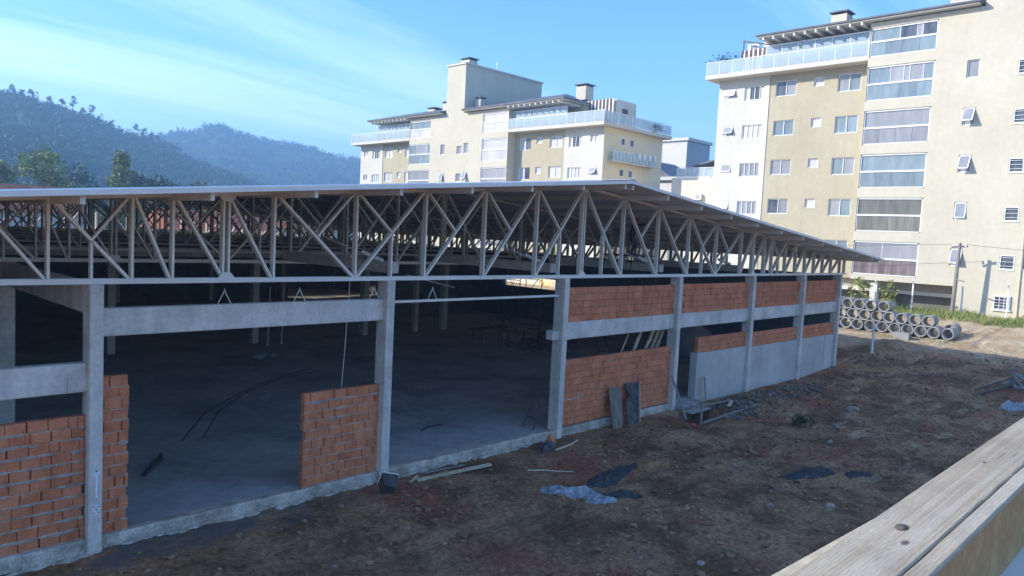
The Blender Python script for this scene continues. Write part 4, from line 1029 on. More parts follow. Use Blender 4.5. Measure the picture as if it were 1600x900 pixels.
# ground storey: solid to the right, open undercroft to the left
Geo().box(53.003, 66.9, -11.2, 0.03, 1.6, 3.829).build('ground_storey_wall', m_cream, rb)
Geo().box(55.2, 66.9, 0.033, 12.0, 1.6, 3.828).build('undercroft_wall', m_garage, rb)
Geo().box(54.3, 54.7, 0.034, 16.0, 2.95, 3.22).build('undercroft_beam', m_white, rb)
Geo().box(54.9, 55.19, 0.034, 16.0, 3.22, 3.827).build('undercroft_soffit', m_cream, rb)
for y in (5.2, 11.3): Geo().box(53.3, 53.8, y-0.25, y+0.25, 1.6, 3.828).build('pillar', m_white, rb)
f = window(rb, 52.98, -2.9, 2.5, 0.95, 0.95, 1, m_gl_dark)
gg = Geo()
for k in range(5): gg.bar((52.86, -3.36, 2.6+k*0.19), (52.86, -2.44, 2.6+k*0.19), 0.03, 0.03)
for k in range(4): gg.bar((52.86, -3.3+k*0.27, 2.52), (52.86, -3.3+k*0.27, 3.43), 0.03, 0.03)
gg.build('window_grille', m_trim, f)
Geo().tube([(52.95,-3.75,2.0),(52.95,-3.75,9.5)], 0.05, 8).build('downpipe', m_cream, rb)
chimney(rb, 56.2, 10.2, 22.9, 24.2, 1.2); chimney(rb, 55.6, 1.6, 22.9, 24.2, 1.3)
mb = thing('apartment_building', 'farther cream apartment block with a square stair tower behind the hall roof', 'apartment building', (53,52.1,0.0))
apartment(mb, 52.1, -3.0, S_M, ROWS, 2.0, (-1,1), XB=64.3, gl=glM, opens={(2.2,16.06):20,('w',-1,16.06):30,(-1.9,16.06):30})
Geo().box(53.01, 64.2, 36, 68, -1, 0.82).build('ground_storey_wall', m_cream, mb)
chimney(mb, 57.5, 36.9, 20.2, 21.6, 1.3); chimney(mb, 54.6, 49.8, 19.9, 21.0, 0.8); chimney(mb, 54.6, 55.6, 19.9, 21.0, 0.8); chimney(mb, 57.5, 61.5, 20.3, 21.2, 1.2)
# small windows and the equipment ledge on the end wall of the farther block
yE = 31.4
for x in (57.2, 58.7):
    for z in (15.25, 12.15):
        f = Geo(); f.box(x-0.34, x+0.34, yE-0.05, yE-0.004, z, z+0.75)
        fo = f.build('window', m_trim, mb); Geo().box(x-0.26, x+0.26, yE-0.07, yE-0.055, z+0.08, z+0.67).build('pane', m_gl_dark, fo)
lg = Geo().box(54.9, 62.3, yE-0.7, yE-0.003, 13.45, 13.6).build('equipment_ledge', m_white, mb)
for i in range(14):
    x = 54.95+7.5*i/13; Geo().box(x-0.03, x+0.03, yE-0.7, yE-0.64, 13.6, 14.5).build('ledge_post', m_trim, lg)
Geo().box(54.9, 62.5, yE-0.69, yE-0.66, 13.65, 14.4).build('ledge_screen', m_rail_glass, lg)
Geo().box(54.9, 62.5, yE-0.7, yE-0.64, 14.45, 14.52).build('ledge_rail', m_trim, lg)
for i in range(4): ac_unit(59.2+i*0.95, yE-0.35, 14.05, 'white outdoor unit on the end-wall ledge of the farther block, %s from the left' % ordn[i], 1.0)
# roof terrace equipment: slatted screens
def slat_screen(bld, X_, y0_, y1_, z0_, z1_, n):
    s = Geo().box(X_+0.06, X_+0.1, y0_, y1_, z0_, z0_+0.08).build('slat_screen', m_wood, bld)
    for i in range(n):
        y = y0_+(y1_-y0_)*(i+0.5)/n; Geo().box(X_-0.1, X_+0.05, y-0.07, y+0.07, z0_, z1_).build('slat', m_brownslat if i % 2 else m_trim, s)
m_brownslat = material('brown_slat', two((0.13,0.075,0.06),(0.2,0.12,0.1)), 3, 0.7)
slat_screen(rb, 54.6, 14.9, 17.7, 20.1, 22.15, 14)
for i, y in enumerate((15.5, 16.9)): ac_unit(55.2, y, 22.0, ['right white outdoor unit above the slatted screen on the near block roof terrace','left white outdoor unit above the slatted screen on the near block roof terrace'][i], 1.2)
Geo().box(54.8, 56.2, 15.0, 17.6, 21.85, 21.99).build('equipment_deck', m_wood, rb)
for y in (15.05, 17.5): Geo().bar((54.5,y,21.9),(54.5,y,22.9),0.08,0.08).build('pergola_post', m_brownslat, rb)
Geo().bar((54.5,15.0,22.3),(54.5,17.6,22.95),0.1,0.1).build('pergola_beam', m_brownslat, rb)
slat_screen(mb, 56.7, 32.35, 36.4, 17.3, 19.95, 18)
Geo().box(57.0, 60.4, 32.3, 36.4, 17.1, 19.9).build('plant_room', m_white, mb)
for q in range(6): Geo().tube([(54.6+q*0.5, 32.2+0.35*(q%3), 17.1), (54.6+q*0.5, 32.2+0.35*(q%3), 17.9+0.25*(q%2))], 0.16, 8).build('water_heater', m_blackp, mb)
Geo().box(58.0, 58.9, 32.24, 32.297, 17.12, 19.1).build('door', m_brownslat, mb)
g = Geo()
for i in range(260):
    p = Vector((rnd.gauss(0,0.38), rnd.gauss(0,0.55), 0.6+rnd.gauss(0,0.3))); d = Vector((rnd.gauss(0,1), rnd.gauss(0,1), rnd.gauss(0.4,0.8))).normalized(); e = d.orthogonal().normalized()*0.06
    q = p*1.15+Vector((54.3,19.0,20.75)); g.add([q-e, q+e, q+d*0.34], [(0,1,2)])
pp = thing('potted_plant', 'leafy dark potted plant at the corner of the near block roof terrace', 'plant', (54.6,19.0,20.08))
g.build('foliage', m_leafd, pp); Geo().tube([(54.3,19.0,20.08),(54.3,19.0,20.9)], [0.25,0.36], 12).build('pot', m_tile, pp)
g = Geo()
for i in range(160):
    p = Vector((rnd.gauss(0,0.5), rnd.gauss(0,0.3), 0.55+rnd.gauss(0,0.2))); d = Vector((rnd.gauss(0,1), rnd.gauss(0,1), rnd.gauss(0.2,0.8))).normalized(); e = d.orthogonal().normalized()*0.07
    q = p+Vector((62.0,31.0,17.1)); g.add([q-e, q+e, q+d*0.32], [(0,1,2)])
pp = thing('potted_plant', 'dark rounded potted plant behind the glass railing of the farther block', 'plant', (62.0,31.0,17.1))
g.build('foliage', m_leafd, pp); Geo().tube([(62.0,31.0,17.1),(62.0,31.0,17.5)], [0.25,0.32], 12).build('pot', m_tile, pp)
o = thing('television_antenna', 'small white aerial on the stair tower roof of the farther block', 'antenna', (58.0,50.9,25.0))
Geo().tube([(58.0,50.9,25.0),(58.0,50.9,26.0)], 0.04, 6).build('mast', m_trim, o)
for k in range(4): Geo().bar((57.6+k*0.06,50.5,25.5+k*0.12),(58.4-k*0.06,51.3,25.5+k*0.12),0.04,0.04).build('rod', m_trim, o)

# buildings between and behind the two blocks
gt = thing('grey_tower_block', 'windowless tower block with a beige sunlit face and grey shaded sides far behind between the two cream blocks', 'tower block', (109,60,0))
Geo().box(109.0, 116.5, 55.9, 66.0, 0, 23.4).build('wall', m_grayp, gt)
Geo().box(108.93, 108.998, 55.95, 65.9, 0, 23.0).build('lit_face', m_white, gt)  # sun on this side put into the colour, paler than the shaded grey
Geo().box(108.7, 116.8, 55.6, 66.3, 23.4, 23.9).build('parapet', m_white, gt)
bb = thing('blue_glazed_house', 'low pale building with bright blue glazed balconies behind the hall roof corner', 'house', (92,46.5,0))
Geo().box(92.0, 100, 41.5, 52, 0, 15.0).build('wall', m_white, bb)
Geo().box(91.4, 100.4, 41.2, 52.4, 15.0, 15.5).build('roof_slab', m_white, bb)
g = Geo().add([(91.6,47.5,15.5),(100,47.5,15.5),(100,52.4,15.5),(91.6,52.4,15.5),(91.6,52.4,18.2),(100,52.4,18.2)], [(0,1,5,4),(0,4,3),(1,2,5),(2,3,4,5),(0,3,2,1)]).build('roof', m_roofd, bb)
m_bluegl = glass('bright_blue_glass', (0.04,0.20,0.27), (0.10,0.33,0.40))
for k, y in enumerate((42.4, 44.3, 46.2)):
    f = Geo().box(91.85, 91.998, y-0.85, y+0.85, 11.4, 14.4).build('window', m_trim, bb)
    for q in (-0.42, 0.42):
        for z in (11.5, 13.0): Geo().box(91.82, 91.848, y+q-0.38, y+q+0.38, z, z+1.35).build('pane', m_bluegl, f)
Geo().box(91.2, 91.99, 41.6, 47.2, 10.9, 11.2).build('balcony_slab', m_white, bb)
for y in (49.0, 50.6):
    f = Geo().box(91.9, 91.998, y-0.4, y+0.4, 11.6, 13.4).build('window', m_trim, bb); Geo().box(91.87, 91.898, y-0.33, y+0.33, 11.7, 13.3).build('pane', m_gl_dark, f)
wh = thing('white_house', 'narrow white house with a roof terrace left of the near apartment block', 'house', (60,24.5,0))
Geo().box(60.0, 68.0, 22.6, 27.2, 0, 12.2).build('wall', m_white, wh)
railing(wh, [(60.1, 22.7), (60.1, 26.8)], 12.2, 0.95, 1.0)
g = Geo().add([(60.6,20.5,13.9),(66,20.5,13.9),(66,25.4,12.9),(60.6,25.4,12.9),(60.6,20.5,14.05),(66,20.5,14.05),(66,25.4,13.05),(60.6,25.4,13.05)], [(0,3,2,1),(4,5,6,7),(0,1,5,4),(1,2,6,5),(2,3,7,6),(3,0,4,7)]).build('roof', m_roofd, wh)
g.location.z += 0.4
window(wh, 59.97, 24.5, 8.7, 1.6, 1.1, 4, m_shut)
ac_unit(59.8, 24.1, 10.0, 'outdoor unit mounted above the barred window of the white house', 1.0)

# ------------------------------------------------------------------ utility pole, wires, fence posts, grass, saplings
up_ = thing('utility_pole', 'weathered wooden utility pole in front of the near apartment block', 'utility pole', (51.5,-0.42,1.9))
Geo().tube([(51.5,-0.42,1.6),(51.46,-0.5,4.4),(51.42,-0.56,6.75)], [0.14,0.12,0.09], 10).build('pole', m_pole, up_)
Geo().bar((51.3,-0.1,6.45),(51.55,-1.0,6.55),0.09,0.09).build('crossarm', m_pole, up_)
Geo().bar((51.3,-0.55,4.35),(51.0,-1.1,4.25),0.06,0.06).build('bracket', m_pole, up_)
for y in (-0.2,-0.9): Geo().tube([(51.45,y,6.5),(51.45,y,6.68)],0.05,8).build('insulator', m_trim, up_)
def wire(p, q, sag, label):
    p, q = Vector(p), Vector(q); pts = []
    for i in range(25):
        t = i/24; v = p.lerp(q, t); v.z -= sag*4*t*(1-t); pts.append(v)
    o = Geo().tube(pts, 0.012, 5).build('overhead_wire', m_blackp); tag(o, label, 'wire')
wire((51.45,-0.2,6.66), (50.0,34.0,5.6), 0.35, 'thin overhead wire running left from the utility pole behind the hall roof')
wire((51.45,-0.9,6.66), (51.0,-30.0,7.2), 0.7, 'thin overhead wire running right from the utility pole out of view')
for i, (x, y, h, lab) in enumerate(((50.5,4.1,2.0,'white fence post behind the pipes beside the leafy saplings'),(50.8,1.85,2.2,'white fence post behind the right end of the pipes'),(51.9,-0.85,2.0,'thin fence post right of the utility pole'),(51.9,-3.4,2.3,'white fence post in front of the grilled ground-floor window'))):
    t = thing('fence_post', lab, 'post', (x,y,rise(x)), 'concrete fence posts along the grass strip'); z = rise(x)
    Geo().bar((x,y,z-0.3),(x,y,z+h-0.3),0.09,0.09).build('post', m_trim, t); Geo().bar((x,y,z+h-0.3),(x-0.22,y,z+h),0.08,0.08).build('angled_tip', m_trim, t)
g = Geo()
for i in range(15000):
    x = rnd.uniform(47.6, 52.7); y = rnd.uniform(-14, 9.5)
    d = noise.noise(Vector((x*0.5, y*0.5, 2)))
    edge = 48.9+0.5*noise.noise(Vector((y*0.7,3,1))) - 0.35*max(0,-y-1)*0.3
    if x < edge or d < -0.35+rnd.random()*0.25: continue
    h = rnd.uniform(0.12, 0.4)*(1+0.9*max(0, d))*(0.6+0.5*min(1,(x-edge)/1.2)); b = Vector((x, y, rise(x)-0.02)); l = Vector((rnd.gauss(0,0.12), rnd.gauss(0,0.12), h)); s = Vector((rnd.gauss(0,1), rnd.gauss(0,1), 0)).normalized()*0.025
    g.add([b-s, b+s, b+l*0.6+s*0.6, b+l], [(0,1,2),(0,2,3)])
for i in range(500):
    x = rnd.gauss(42.0,0.35); y = rnd.uniform(-3.2,6); b = Vector((x,y,rise(x))); s = Vector((rnd.gauss(0,1), rnd.gauss(0,1), 0)).normalized()*0.02
    if x > 42.35: continue
    g.add([b-s, b+s, b+Vector((rnd.gauss(0,.1),rnd.gauss(0,.1),rnd.uniform(.05,.16)))], [(0,1,2)])
tag(g.build('grass', m_grass), kind='stuff')
def foliage(g, c, r, n, size, rr, sq=1.0):
    c = Vector(c)
    for i in range(n):
        p = Vector((rr.gauss(0,1), rr.gauss(0,1), rr.gauss(0,1))).normalized()*(rr.random()**0.45)*r; p.z *= sq
        d = (p.normalized()*0.6+Vector((rr.gauss(0,1), rr.gauss(0,1), rr.gauss(0,1)))).normalized(); e = d.orthogonal().normalized(); e = (Matrix.Rotation(rr.random()*6.28, 3, d) @ e)
        s = size*rr.uniform(0.6, 1.3); q = c+p
        g.add([q-e*s*0.45, q+d*s*0.5-e*s*0.1, q+d*s, q+e*s*0.45+d*s*0.4], [(0,1,2,3)])
def tree(name, label, x, y, z0, h, crown, seed, clumps=26, leaves=70, size=0.5, mat=None, group=None, trunk_r=0.2, low=0.35, cone=False, cat='tree'):
    rr = random.Random(seed); t = thing(name, label, cat, (x,y,z0), group); W_ = Geo(); F = Geo()
    W_.tube([(x,y,z0-0.3),(x+rr.gauss(0,.05)*h*.1,y,z0+h*0.4),(x+rr.gauss(0,.1)*h*.1,y+rr.gauss(0,.1)*h*.1,z0+h*0.85)], [trunk_r,trunk_r*0.7,trunk_r*0.25], 8)
    for i in range(clumps):
        f = low+(1-low)*(i+0.5)/clumps; a = rr.random()*6.28
        rad = crown*((1.15-f) if cone else math.sin(math.pi*min(1,max(0.08,(f-low)/(1-low)*0.85+0.12)))**0.7)*rr.uniform(0.35,1.0)
        c = Vector((x+math.cos(a)*rad, y+math.sin(a)*rad, z0+h*f+rr.gauss(0,.02)*h))
        W_.tube([(x,y,c.z-rad*0.5), (x+(c.x-x)*.5, y+(c.y-y)*.5, c.z-rad*0.15), tuple(c)], [trunk_r*0.3,trunk_r*0.2,trunk_r*0.08], 5)
        foliage(F, c, crown*rr.uniform(0.25,0.45), leaves, size, rr, 0.7)
    W_.build('trunk', m_bark, t); F.build('crown', mat or m_leaf, t)
    return t
tree('broadleaf_tree', 'wide green tree behind the hall roof at the far left hillside foot', 26.5, 114, 0, 14.2, 3.6, 4, 30, 80, 0.7)
tree('broadleaf_tree', 'green tree cut by the left edge of the picture behind the hall roof', 20.6, 119, 0, 13.6, 3.2, 6, 26, 80, 0.8)
tree('conical_tree', 'narrow dense conical green tree standing before the hillside', 34.8, 107, 0, 14.7, 2.7, 9, 40, 80, 0.6, low=0.2, cone=True)
for i, (x, y, h, c_) in enumerate(((45.0,128,12.6,4.0),(52,136,12.4,4.5),(60,140,12.5,4.5),(40,150,13.4,5.5))):
    tree('broadleaf_tree', 'low green tree at the foot of the hill, %s of four from the left' % ordn[(1,2,3,0)[i]], x, y, 0, h, c_, 40+i, 20, 60, 0.9, m_leafd, 'low trees at the hill foot')
SG = 'leafy saplings between the pipes and the near block'
tree('sapling', 'left leafy sapling growing behind the top of the pipe pile', 50.2, 5.0, 1.85, 2.1, 0.75, 51, 12, 34, 0.2, m_leaf, SG, 0.05)
tree('sapling', 'right leafy sapling growing behind the top of the pipe pile', 50.0, 3.1, 1.85, 2.0, 0.65, 52, 12, 34, 0.2, m_leaf, SG, 0.05)
tree('bush', 'low dark weed clump growing on the mud mound in the yard', 20.3, -4.0, gz(20.3,-4.0)-0.05, 0.35, 0.5, 61, 10, 26, 0.10, m_weed, None, 0.02, cat='bush')
# painted wall seen through the side opening, houses beyond the hall
mw = thing('mural_wall', 'garden wall with a red and yellow painted squiggle glimpsed through the far side opening', 'wall', (45.0,28,0))
m_mural = material('mural_paint', [(0.35,(0.62,0.10,0.06)),(0.45,(0.75,0.62,0.12)),(0.52,(0.80,0.74,0.60)),(0.62,(0.70,0.25,0.08))], 1.6, 0.8)
Geo().box(45.0, 45.25, 27.0, 30.6, 0.5, 3.4).build('painted_panel', m_mural, mw); Geo().box(45.0, 45.25, 30.62, 36.0, 0.5, 3.4).build('plain_panel', m_palewall, mw)
def house(label, x, y, w_, d_, h_, rh, seed):
    t = thing('tile_roofed_house', label, 'house', (x,y,0), 'tile-roofed houses beyond the hall')
    Geo().box(x, x+w_, y, y+d_, -0.2, h_).build('wall', m_white if seed % 2 else m_cream, t)
    g = Geo().add([(x-0.6,y-0.6,h_),(x+w_+0.6,y-0.6,h_),(x+w_+0.6,y+d_+0.6,h_),(x-0.6,y+d_+0.6,h_),(x-0.6,y+d_/2,h_+rh),(x+w_+0.6,y+d_/2,h_+rh)], [(0,1,5,4),(2,3,4,5),(1,2,5),(3,0,4),(0,3,2,1)])
    g.build('roof', m_tile, t)
    for k in range(int(w_//2.6)):
        px = x+1.2+k*2.6; f = Geo().box(px-0.5, px+0.5, y-0.05, y-0.003, h_-2.0, h_-0.8).build('window', m_trim, t); Geo().box(px-0.42, px+0.42, y-0.07, y-0.055, h_-1.92, h_-0.88).build('pane', m_gl_dark, f)
house('tile-roofed house at the far left beyond the hall', -3, 68, 9, 8, 5.6, 2.7, 0)
house('tile-roofed house second from the left beyond the hall', 9.5, 74, 11, 8, 5.8, 2.7, 1)
house('tile-roofed house third from the left beyond the hall', 27, 66, 10, 8, 4.6, 2.2, 2)
house('tile-roofed house next to the farther apartment block', 39.5, 72, 10, 9, 5.2, 2.2, 3)

# ------------------------------------------------------------------ hills
def hill(name, prof, dist, depth, seed, canopy):
    """ridge given as (azimuth, elevation) seen from the site, at distance dist; slopes down towards the site"""
    azs = []; a = prof[0][0]
    while a <= prof[-1][0]: azs.append(a); a += 0.14
    def el(a):
        for (a0,e0),(a1,e1) in zip(prof, prof[1:]):
            if a0 <= a <= a1: t = (a-a0)/(a1-a0); return e0+(e1-e0)*t
        return prof[-1][1]
    g = Geo(); ns = 46; ridge = []
    for i, a in enumerate(azs):
        d0 = dist+40*noise.noise(Vector((a*0.12, seed, 0)))
        H = math.tan(R(el(a)))*d0+CAM.z
        for k in range(ns+4):
            if k <= ns:
                s = k/ns; d = d0-depth*(1-s); prof_z = H*(0.06*s+0.94*(s**1.35))
                spur = noise.fractal(Vector((a*0.16, s*1.6, seed)), 1.0, 2.0, 4)*H*0.16*s*(1-s)*3.0
            else: d = d0+(k-ns)*40; prof_z = H*(1-(k-ns)*0.25); spur = 0
            x = CAM.x+math.sin(R(a))*d; y = CAM.y+math.cos(R(a))*d
            v = Vector((x, y, 0)); cz = canopy*(1-2*abs(noise.noise(v*0.085))) + canopy*0.6*noise.noise(v*0.25)
            z = prof_z+spur+cz*min(1, k/4)
            g.v.append((x, y, z-2 if k else -3))
            if k == ns: ridge.append((x, y, z-2))
    m_ = ns+4
    for i in range(len(azs)-1):
        for k in range(m_-1): g.f.append((i*m_+k, (i+1)*m_+k, (i+1)*m_+k+1, i*m_+k+1))
    tag(g.build(name, m_leafd, None, True), kind='structure')
    return g, ridge, m_
H1 = [(-40,6.2),(-20,7.2),(-2.34,7.73),(3.68,7.79),(7.95,7.63),(11.11,7.25),(12.45,7.0),(15.26,6.45),(16.36,6.15),(18.26,5.45),(20.42,5.0),(22.26,4.04),(23.93,3.5),(26.09,2.8),(28.76,2.05),(34,1.2),(40,0.3)]
H2 = [(8,2.0),(13.15,2.83),(16.38,4.16),(19.82,5.3),(22.23,5.85),(23.46,6.35),(24.3,6.4),(26.46,5.75),(28.67,5.6),(30.48,5.4),(31.87,4.95),(33.73,4.8),(38.02,4.1),(45.35,3.5),(59.27,3.3),(68.59,2.4),(90,1.5)]
g1, ridge1, ms1 = hill('hill', H1, 560, 330, 3, 2.6)
g2, ridge2, ms2 = hill('far_hill', H2, 940, 420, 11, 3.2)
# forest canopy clumps on the near hill (too many to count) and single ridge trees
rr = random.Random(5)
def forest(verts, m_, n, size, kmin, mat, name):
    F = Geo(); cols = len(verts)//m_
    protos = []
    for s in range(5):
        t = Geo(); foliage(t, (0,0,0.3), 1.0, 34, 0.55, rr, 0.75); protos.append(t)
    for i in range(n):
        c = rr.randrange(cols-1); k = rr.randrange(kmin, m_-4); x, y, z = verts[c*m_+k]; x2, y2, z2 = verts[(c+1)*m_+k+1]; f = rr.random()
        p = (x+(x2-x)*f, y+(y2-y)*f, z+(z2-z)*f); r_ = size*rr.uniform(0.55, 1.35); t = rr.choice(protos)
        F.add([(p[0]+a*r_, p[1]+b*r_, p[2]+q*r_) for a, b, q in t.v], t.f)
    tag(F.build(name, mat), kind='stuff')
vis1 = g1.v[int(40/0.14)*ms1:int(70/0.14)*ms1]; vis2 = g2.v[:int(34/0.14)*ms2]
forest(vis1, ms1, 3400, 2.9, 4, m_leafd, 'hillside_forest')
forest(vis2, ms2, 1500, 5.0, 18, m_leafd, 'far_forest')
F = Geo()
for i, (x, y, z) in enumerate(ridge1):
    if not (int(44/0.14) < i < int(70/0.14)) : continue
    for q in range(2): foliage(F, (x+rr.gauss(0,2), y+rr.gauss(0,3), z+rr.uniform(-0.8,1.0)), rr.uniform(0.9,1.9), 30, 1.0, rr, 0.8)
tag(F.build('ridge_forest', m_leafd), kind='stuff')
F = Geo()
for i, (x, y, z) in enumerate(ridge2):
    if i > int(34/0.14): continue
    for q in range(2): foliage(F, (x+rr.gauss(0,2), y+rr.gauss(0,3), z+rr.uniform(0,2.5)), rr.uniform(1.8,4.0), 26, 1.9, rr, 0.8)
tag(F.build('far_ridge_forest', m_leafd), kind='stuff')
RG = 'tall trees along the ridge of the near hill'
for j, (az, h) in enumerate(((11.9,9),(12.3,7.5),(12.8,7),(13.9,7.5),(14.5,8),(15.1,12),(15.6,8),(16.2,10.5),(17.4,8.5),(18.9,10),(19.3,9),(19.7,8),(20.1,7.5))):
    i = int((az+40)/0.14); x, y, z = ridge1[i]
    tree('ridge_tree', 'slender tree sticking up from the near hill ridge, %s counted from the left' % (ordn+['thirteenth'])[j], x, y, z-1, h*0.85, h*0.22, 80+j, 9, 16, 1.1, m_leafd, RG, 0.25, low=0.35+0.3*((j*7)%5)/5)

# ------------------------------------------------------------------ the timber rail in the foreground
def rail_wood():
    m = bpy.data.materials.new('sawn_pine'); m.use_nodes = True; nt = m.node_tree; N = nt.nodes; L = nt.links; b = N['Principled BSDF']
    b.inputs['Roughness'].default_value = 0.75; b.inputs['Specular IOR Level'].default_value = 0.25
    pos = N.new('ShaderNodeNewGeometry').outputs['Position']
    # knots bend the grain: distance fields around a few points
    kn = [(-2.45,-13.405,0.02),(-1.75,-13.40,0.010),(-2.53,-13.435,0.013)]
    mp = N.new('ShaderNodeMapping'); mp.inputs['Scale'].default_value = (0.7, 7, 7); mp.inputs['Rotation'].default_value = (0,0,R(1.5)); L.new(pos, mp.inputs[0])
    n = N.new('ShaderNodeTexNoise'); n.inputs['Scale'].default_value = 1.6; n.inputs['Detail'].default_value = 3; L.new(mp.outputs[0], n.inputs['Vector'])
    wv = N.new('ShaderNodeMath'); wv.operation = 'MULTIPLY'; wv.inputs[1].default_value = 16; L.new(n.outputs[0], wv.inputs[0])
    spx = N.new('ShaderNodeSeparateXYZ'); L.new(pos, spx.inputs[0]); yk_ = N.new('ShaderNodeMath'); yk_.operation = 'MULTIPLY'; yk_.inputs[1].default_value = 820; L.new(spx.outputs[1], yk_.inputs[0])
    wy_ = N.new('ShaderNodeMath'); wy_.operation = 'ADD'; L.new(wv.outputs[0], wy_.inputs[0]); L.new(yk_.outputs[0], wy_.inputs[1]); wv = wy_
    dark = None; bend = None
    for x, y, r_ in kn:
        vm = N.new('ShaderNodeVectorMath'); vm.operation = 'SUBTRACT'; L.new(pos, vm.inputs[0]); vm.inputs[1].default_value = (x, y, 5.35)
        sc = N.new('ShaderNodeVectorMath'); sc.operation = 'MULTIPLY'; L.new(vm.outputs[0], sc.inputs[0]); sc.inputs[1].default_value = (0.55, 1.3, 0)
        ln = N.new('ShaderNodeVectorMath'); ln.operation = 'LENGTH'; L.new(sc.outputs[0], ln.inputs[0])
        r = N.new('ShaderNodeMapRange'); r.interpolation_type = 'SMOOTHSTEP'; r.inputs[1].default_value = r_*0.9; r.inputs[2].default_value = r_*0.35; r.inputs[3].default_value = 0; r.inputs[4].default_value = 1; L.new(ln.outputs['Value'], r.inputs[0])
        q = N.new('ShaderNodeMapRange'); q.interpolation_type = 'SMOOTHSTEP'; q.inputs[1].default_value = r_*3.4; q.inputs[2].default_value = 0; q.inputs[3].default_value = 0; q.inputs[4].default_value = 9; L.new(ln.outputs['Value'], q.inputs[0])
        def add(a, c_, op):
            if a is None: return c_
            z = N.new('ShaderNodeMath'); z.operation = op; L.new(a, z.inputs[0]); L.new(c_, z.inputs[1]); return z.outputs[0]
        dark = add(dark, r.outputs[0], 'MAXIMUM'); bend = add(bend, q.outputs[0], 'ADD')
    ad = N.new('ShaderNodeMath'); ad.operation = 'ADD'; L.new(wv.outputs[0], ad.inputs[0]); L.new(bend, ad.inputs[1])
    sn = N.new('ShaderNodeMath'); sn.operation = 'SINE'; L.new(ad.outputs[0], sn.inputs[0])
    mr = N.new('ShaderNodeMapRange'); mr.inputs[1].default_value = -1; mr.inputs[2].default_value = 1; L.new(sn.outputs[0], mr.inputs[0])
    ms = N.new('ShaderNodeMapping'); ms.inputs['Scale'].default_value = (0.9, 55, 55); ms.inputs['Rotation'].default_value = (0,0,R(1.2)); L.new(pos, ms.inputs[0])
    ns_ = N.new('ShaderNodeTexNoise'); ns_.inputs['Scale'].default_value = 1.3; ns_.inputs['Detail'].default_value = 5; ns_.inputs['Roughness'].default_value = 0.6; L.new(ms.outputs[0], ns_.inputs['Vector'])
    rs_ = N.new('ShaderNodeMapRange'); rs_.interpolation_type = 'SMOOTHSTEP'; rs_.inputs[1].default_value = 0.38; rs_.inputs[2].default_value = 0.66; L.new(ns_.outputs[0], rs_.inputs[0])
    p0 = N.new('ShaderNodeMath'); p0.operation = 'POWER'; p0.inputs[1].default_value = 2.5; L.new(mr.outputs[0], p0.inputs[0])
    p1 = N.new('ShaderNodeMath'); p1.operation = 'MULTIPLY'; p1.inputs[1].default_value = 0.35; L.new(p0.outputs[0], p1.inputs[0])
    pw = N.new('ShaderNodeMath'); pw.operation = 'ADD'; pw.use_clamp = True; L.new(p1.outputs[0], pw.inputs[0]); L.new(rs_.outputs[0], pw.inputs[1])
    mk = N.new('ShaderNodeMapping'); mk.inputs['Scale'].default_value = (1.6, 95, 95); mk.inputs['Rotation'].default_value = (0,0,R(-0.8)); L.new(pos, mk.inputs[0])
    nk = N.new('ShaderNodeTexNoise'); nk.inputs['Scale'].default_value = 1.0; nk.inputs['Detail'].default_value = 2; L.new(mk.outputs[0], nk.inputs['Vector'])
    rk = N.new('ShaderNodeMapRange'); rk.inputs[1].default_value = 0.73; rk.inputs[2].default_value = 0.76; L.new(nk.outputs[0], rk.inputs[0]); dark = add(dark, rk.outputs[0], 'MAXIMUM')
    c1 = N.new('ShaderNodeMixRGB'); L.new(pw.outputs[0], c1.inputs[0]); c1.inputs[1].default_value = (0.50,0.42,0.30,1); c1.inputs[2].default_value = (0.40,0.31,0.20,1)
    # saw fuzz and weather
    mf = N.new('ShaderNodeMapping'); mf.inputs['Scale'].default_value = (12, 160, 160); L.new(pos, mf.inputs[0]); nf = N.new('ShaderNodeTexNoise'); nf.inputs['Scale'].default_value = 2.5; nf.inputs['Detail'].default_value = 5; L.new(mf.outputs[0], nf.inputs['Vector'])
    nw = N.new('ShaderNodeTexNoise'); nw.inputs['Scale'].default_value = 5; nw.inputs['Detail'].default_value = 6; L.new(pos, nw.inputs['Vector'])
    rf = N.new('ShaderNodeMapRange'); rf.inputs[1].default_value = 0.3; rf.inputs[2].default_value = 0.7; rf.inputs[3].default_value = 0.82; rf.inputs[4].default_value = 1.12; L.new(nf.outputs[0], rf.inputs[0])
    rw = N.new('ShaderNodeMapRange'); rw.inputs[1].default_value = 0.3; rw.inputs[2].default_value = 0.7; rw.inputs[3].default_value = 0.82; rw.inputs[4].default_value = 1.12; L.new(nw.outputs[0], rw.inputs[0])
    def mul(a, f):
        x = N.new('ShaderNodeMixRGB'); x.blend_type = 'MULTIPLY'; x.inputs[0].default_value = 1; L.new(a, x.inputs[1]); L.new(f, x.inputs[2]); return x.outputs[0]
    c = mul(mul(c1.outputs[0], rf.outputs[0]), rw.outputs[0])
    c2 = N.new('ShaderNodeMixRGB'); L.new(dark, c2.inputs[0]); L.new(c, c2.inputs[1]); c2.inputs[2].default_value = (0.13,0.085,0.07,1); L.new(c2.outputs[0], b.inputs['Base Color'])
    bp = N.new('ShaderNodeBump'); bp.inputs['Strength'].default_value = 0.3; bp.inputs['Distance'].default_value = 0.0016
    ha = N.new('ShaderNodeMath'); ha.operation = 'ADD'; L.new(nf.outputs[0], ha.inputs[0]); hb = N.new('ShaderNodeMath'); hb.operation = 'MULTIPLY'; hb.inputs[1].default_value = -0.2; L.new(pw.outputs[0], hb.inputs[0]); L.new(hb.outputs[0], ha.inputs[1])
    L.new(ha.outputs[0], bp.inputs['Height']); L.new(bp.outputs[0], b.inputs['Normal'])
    return m
m_pine = rail_wood()
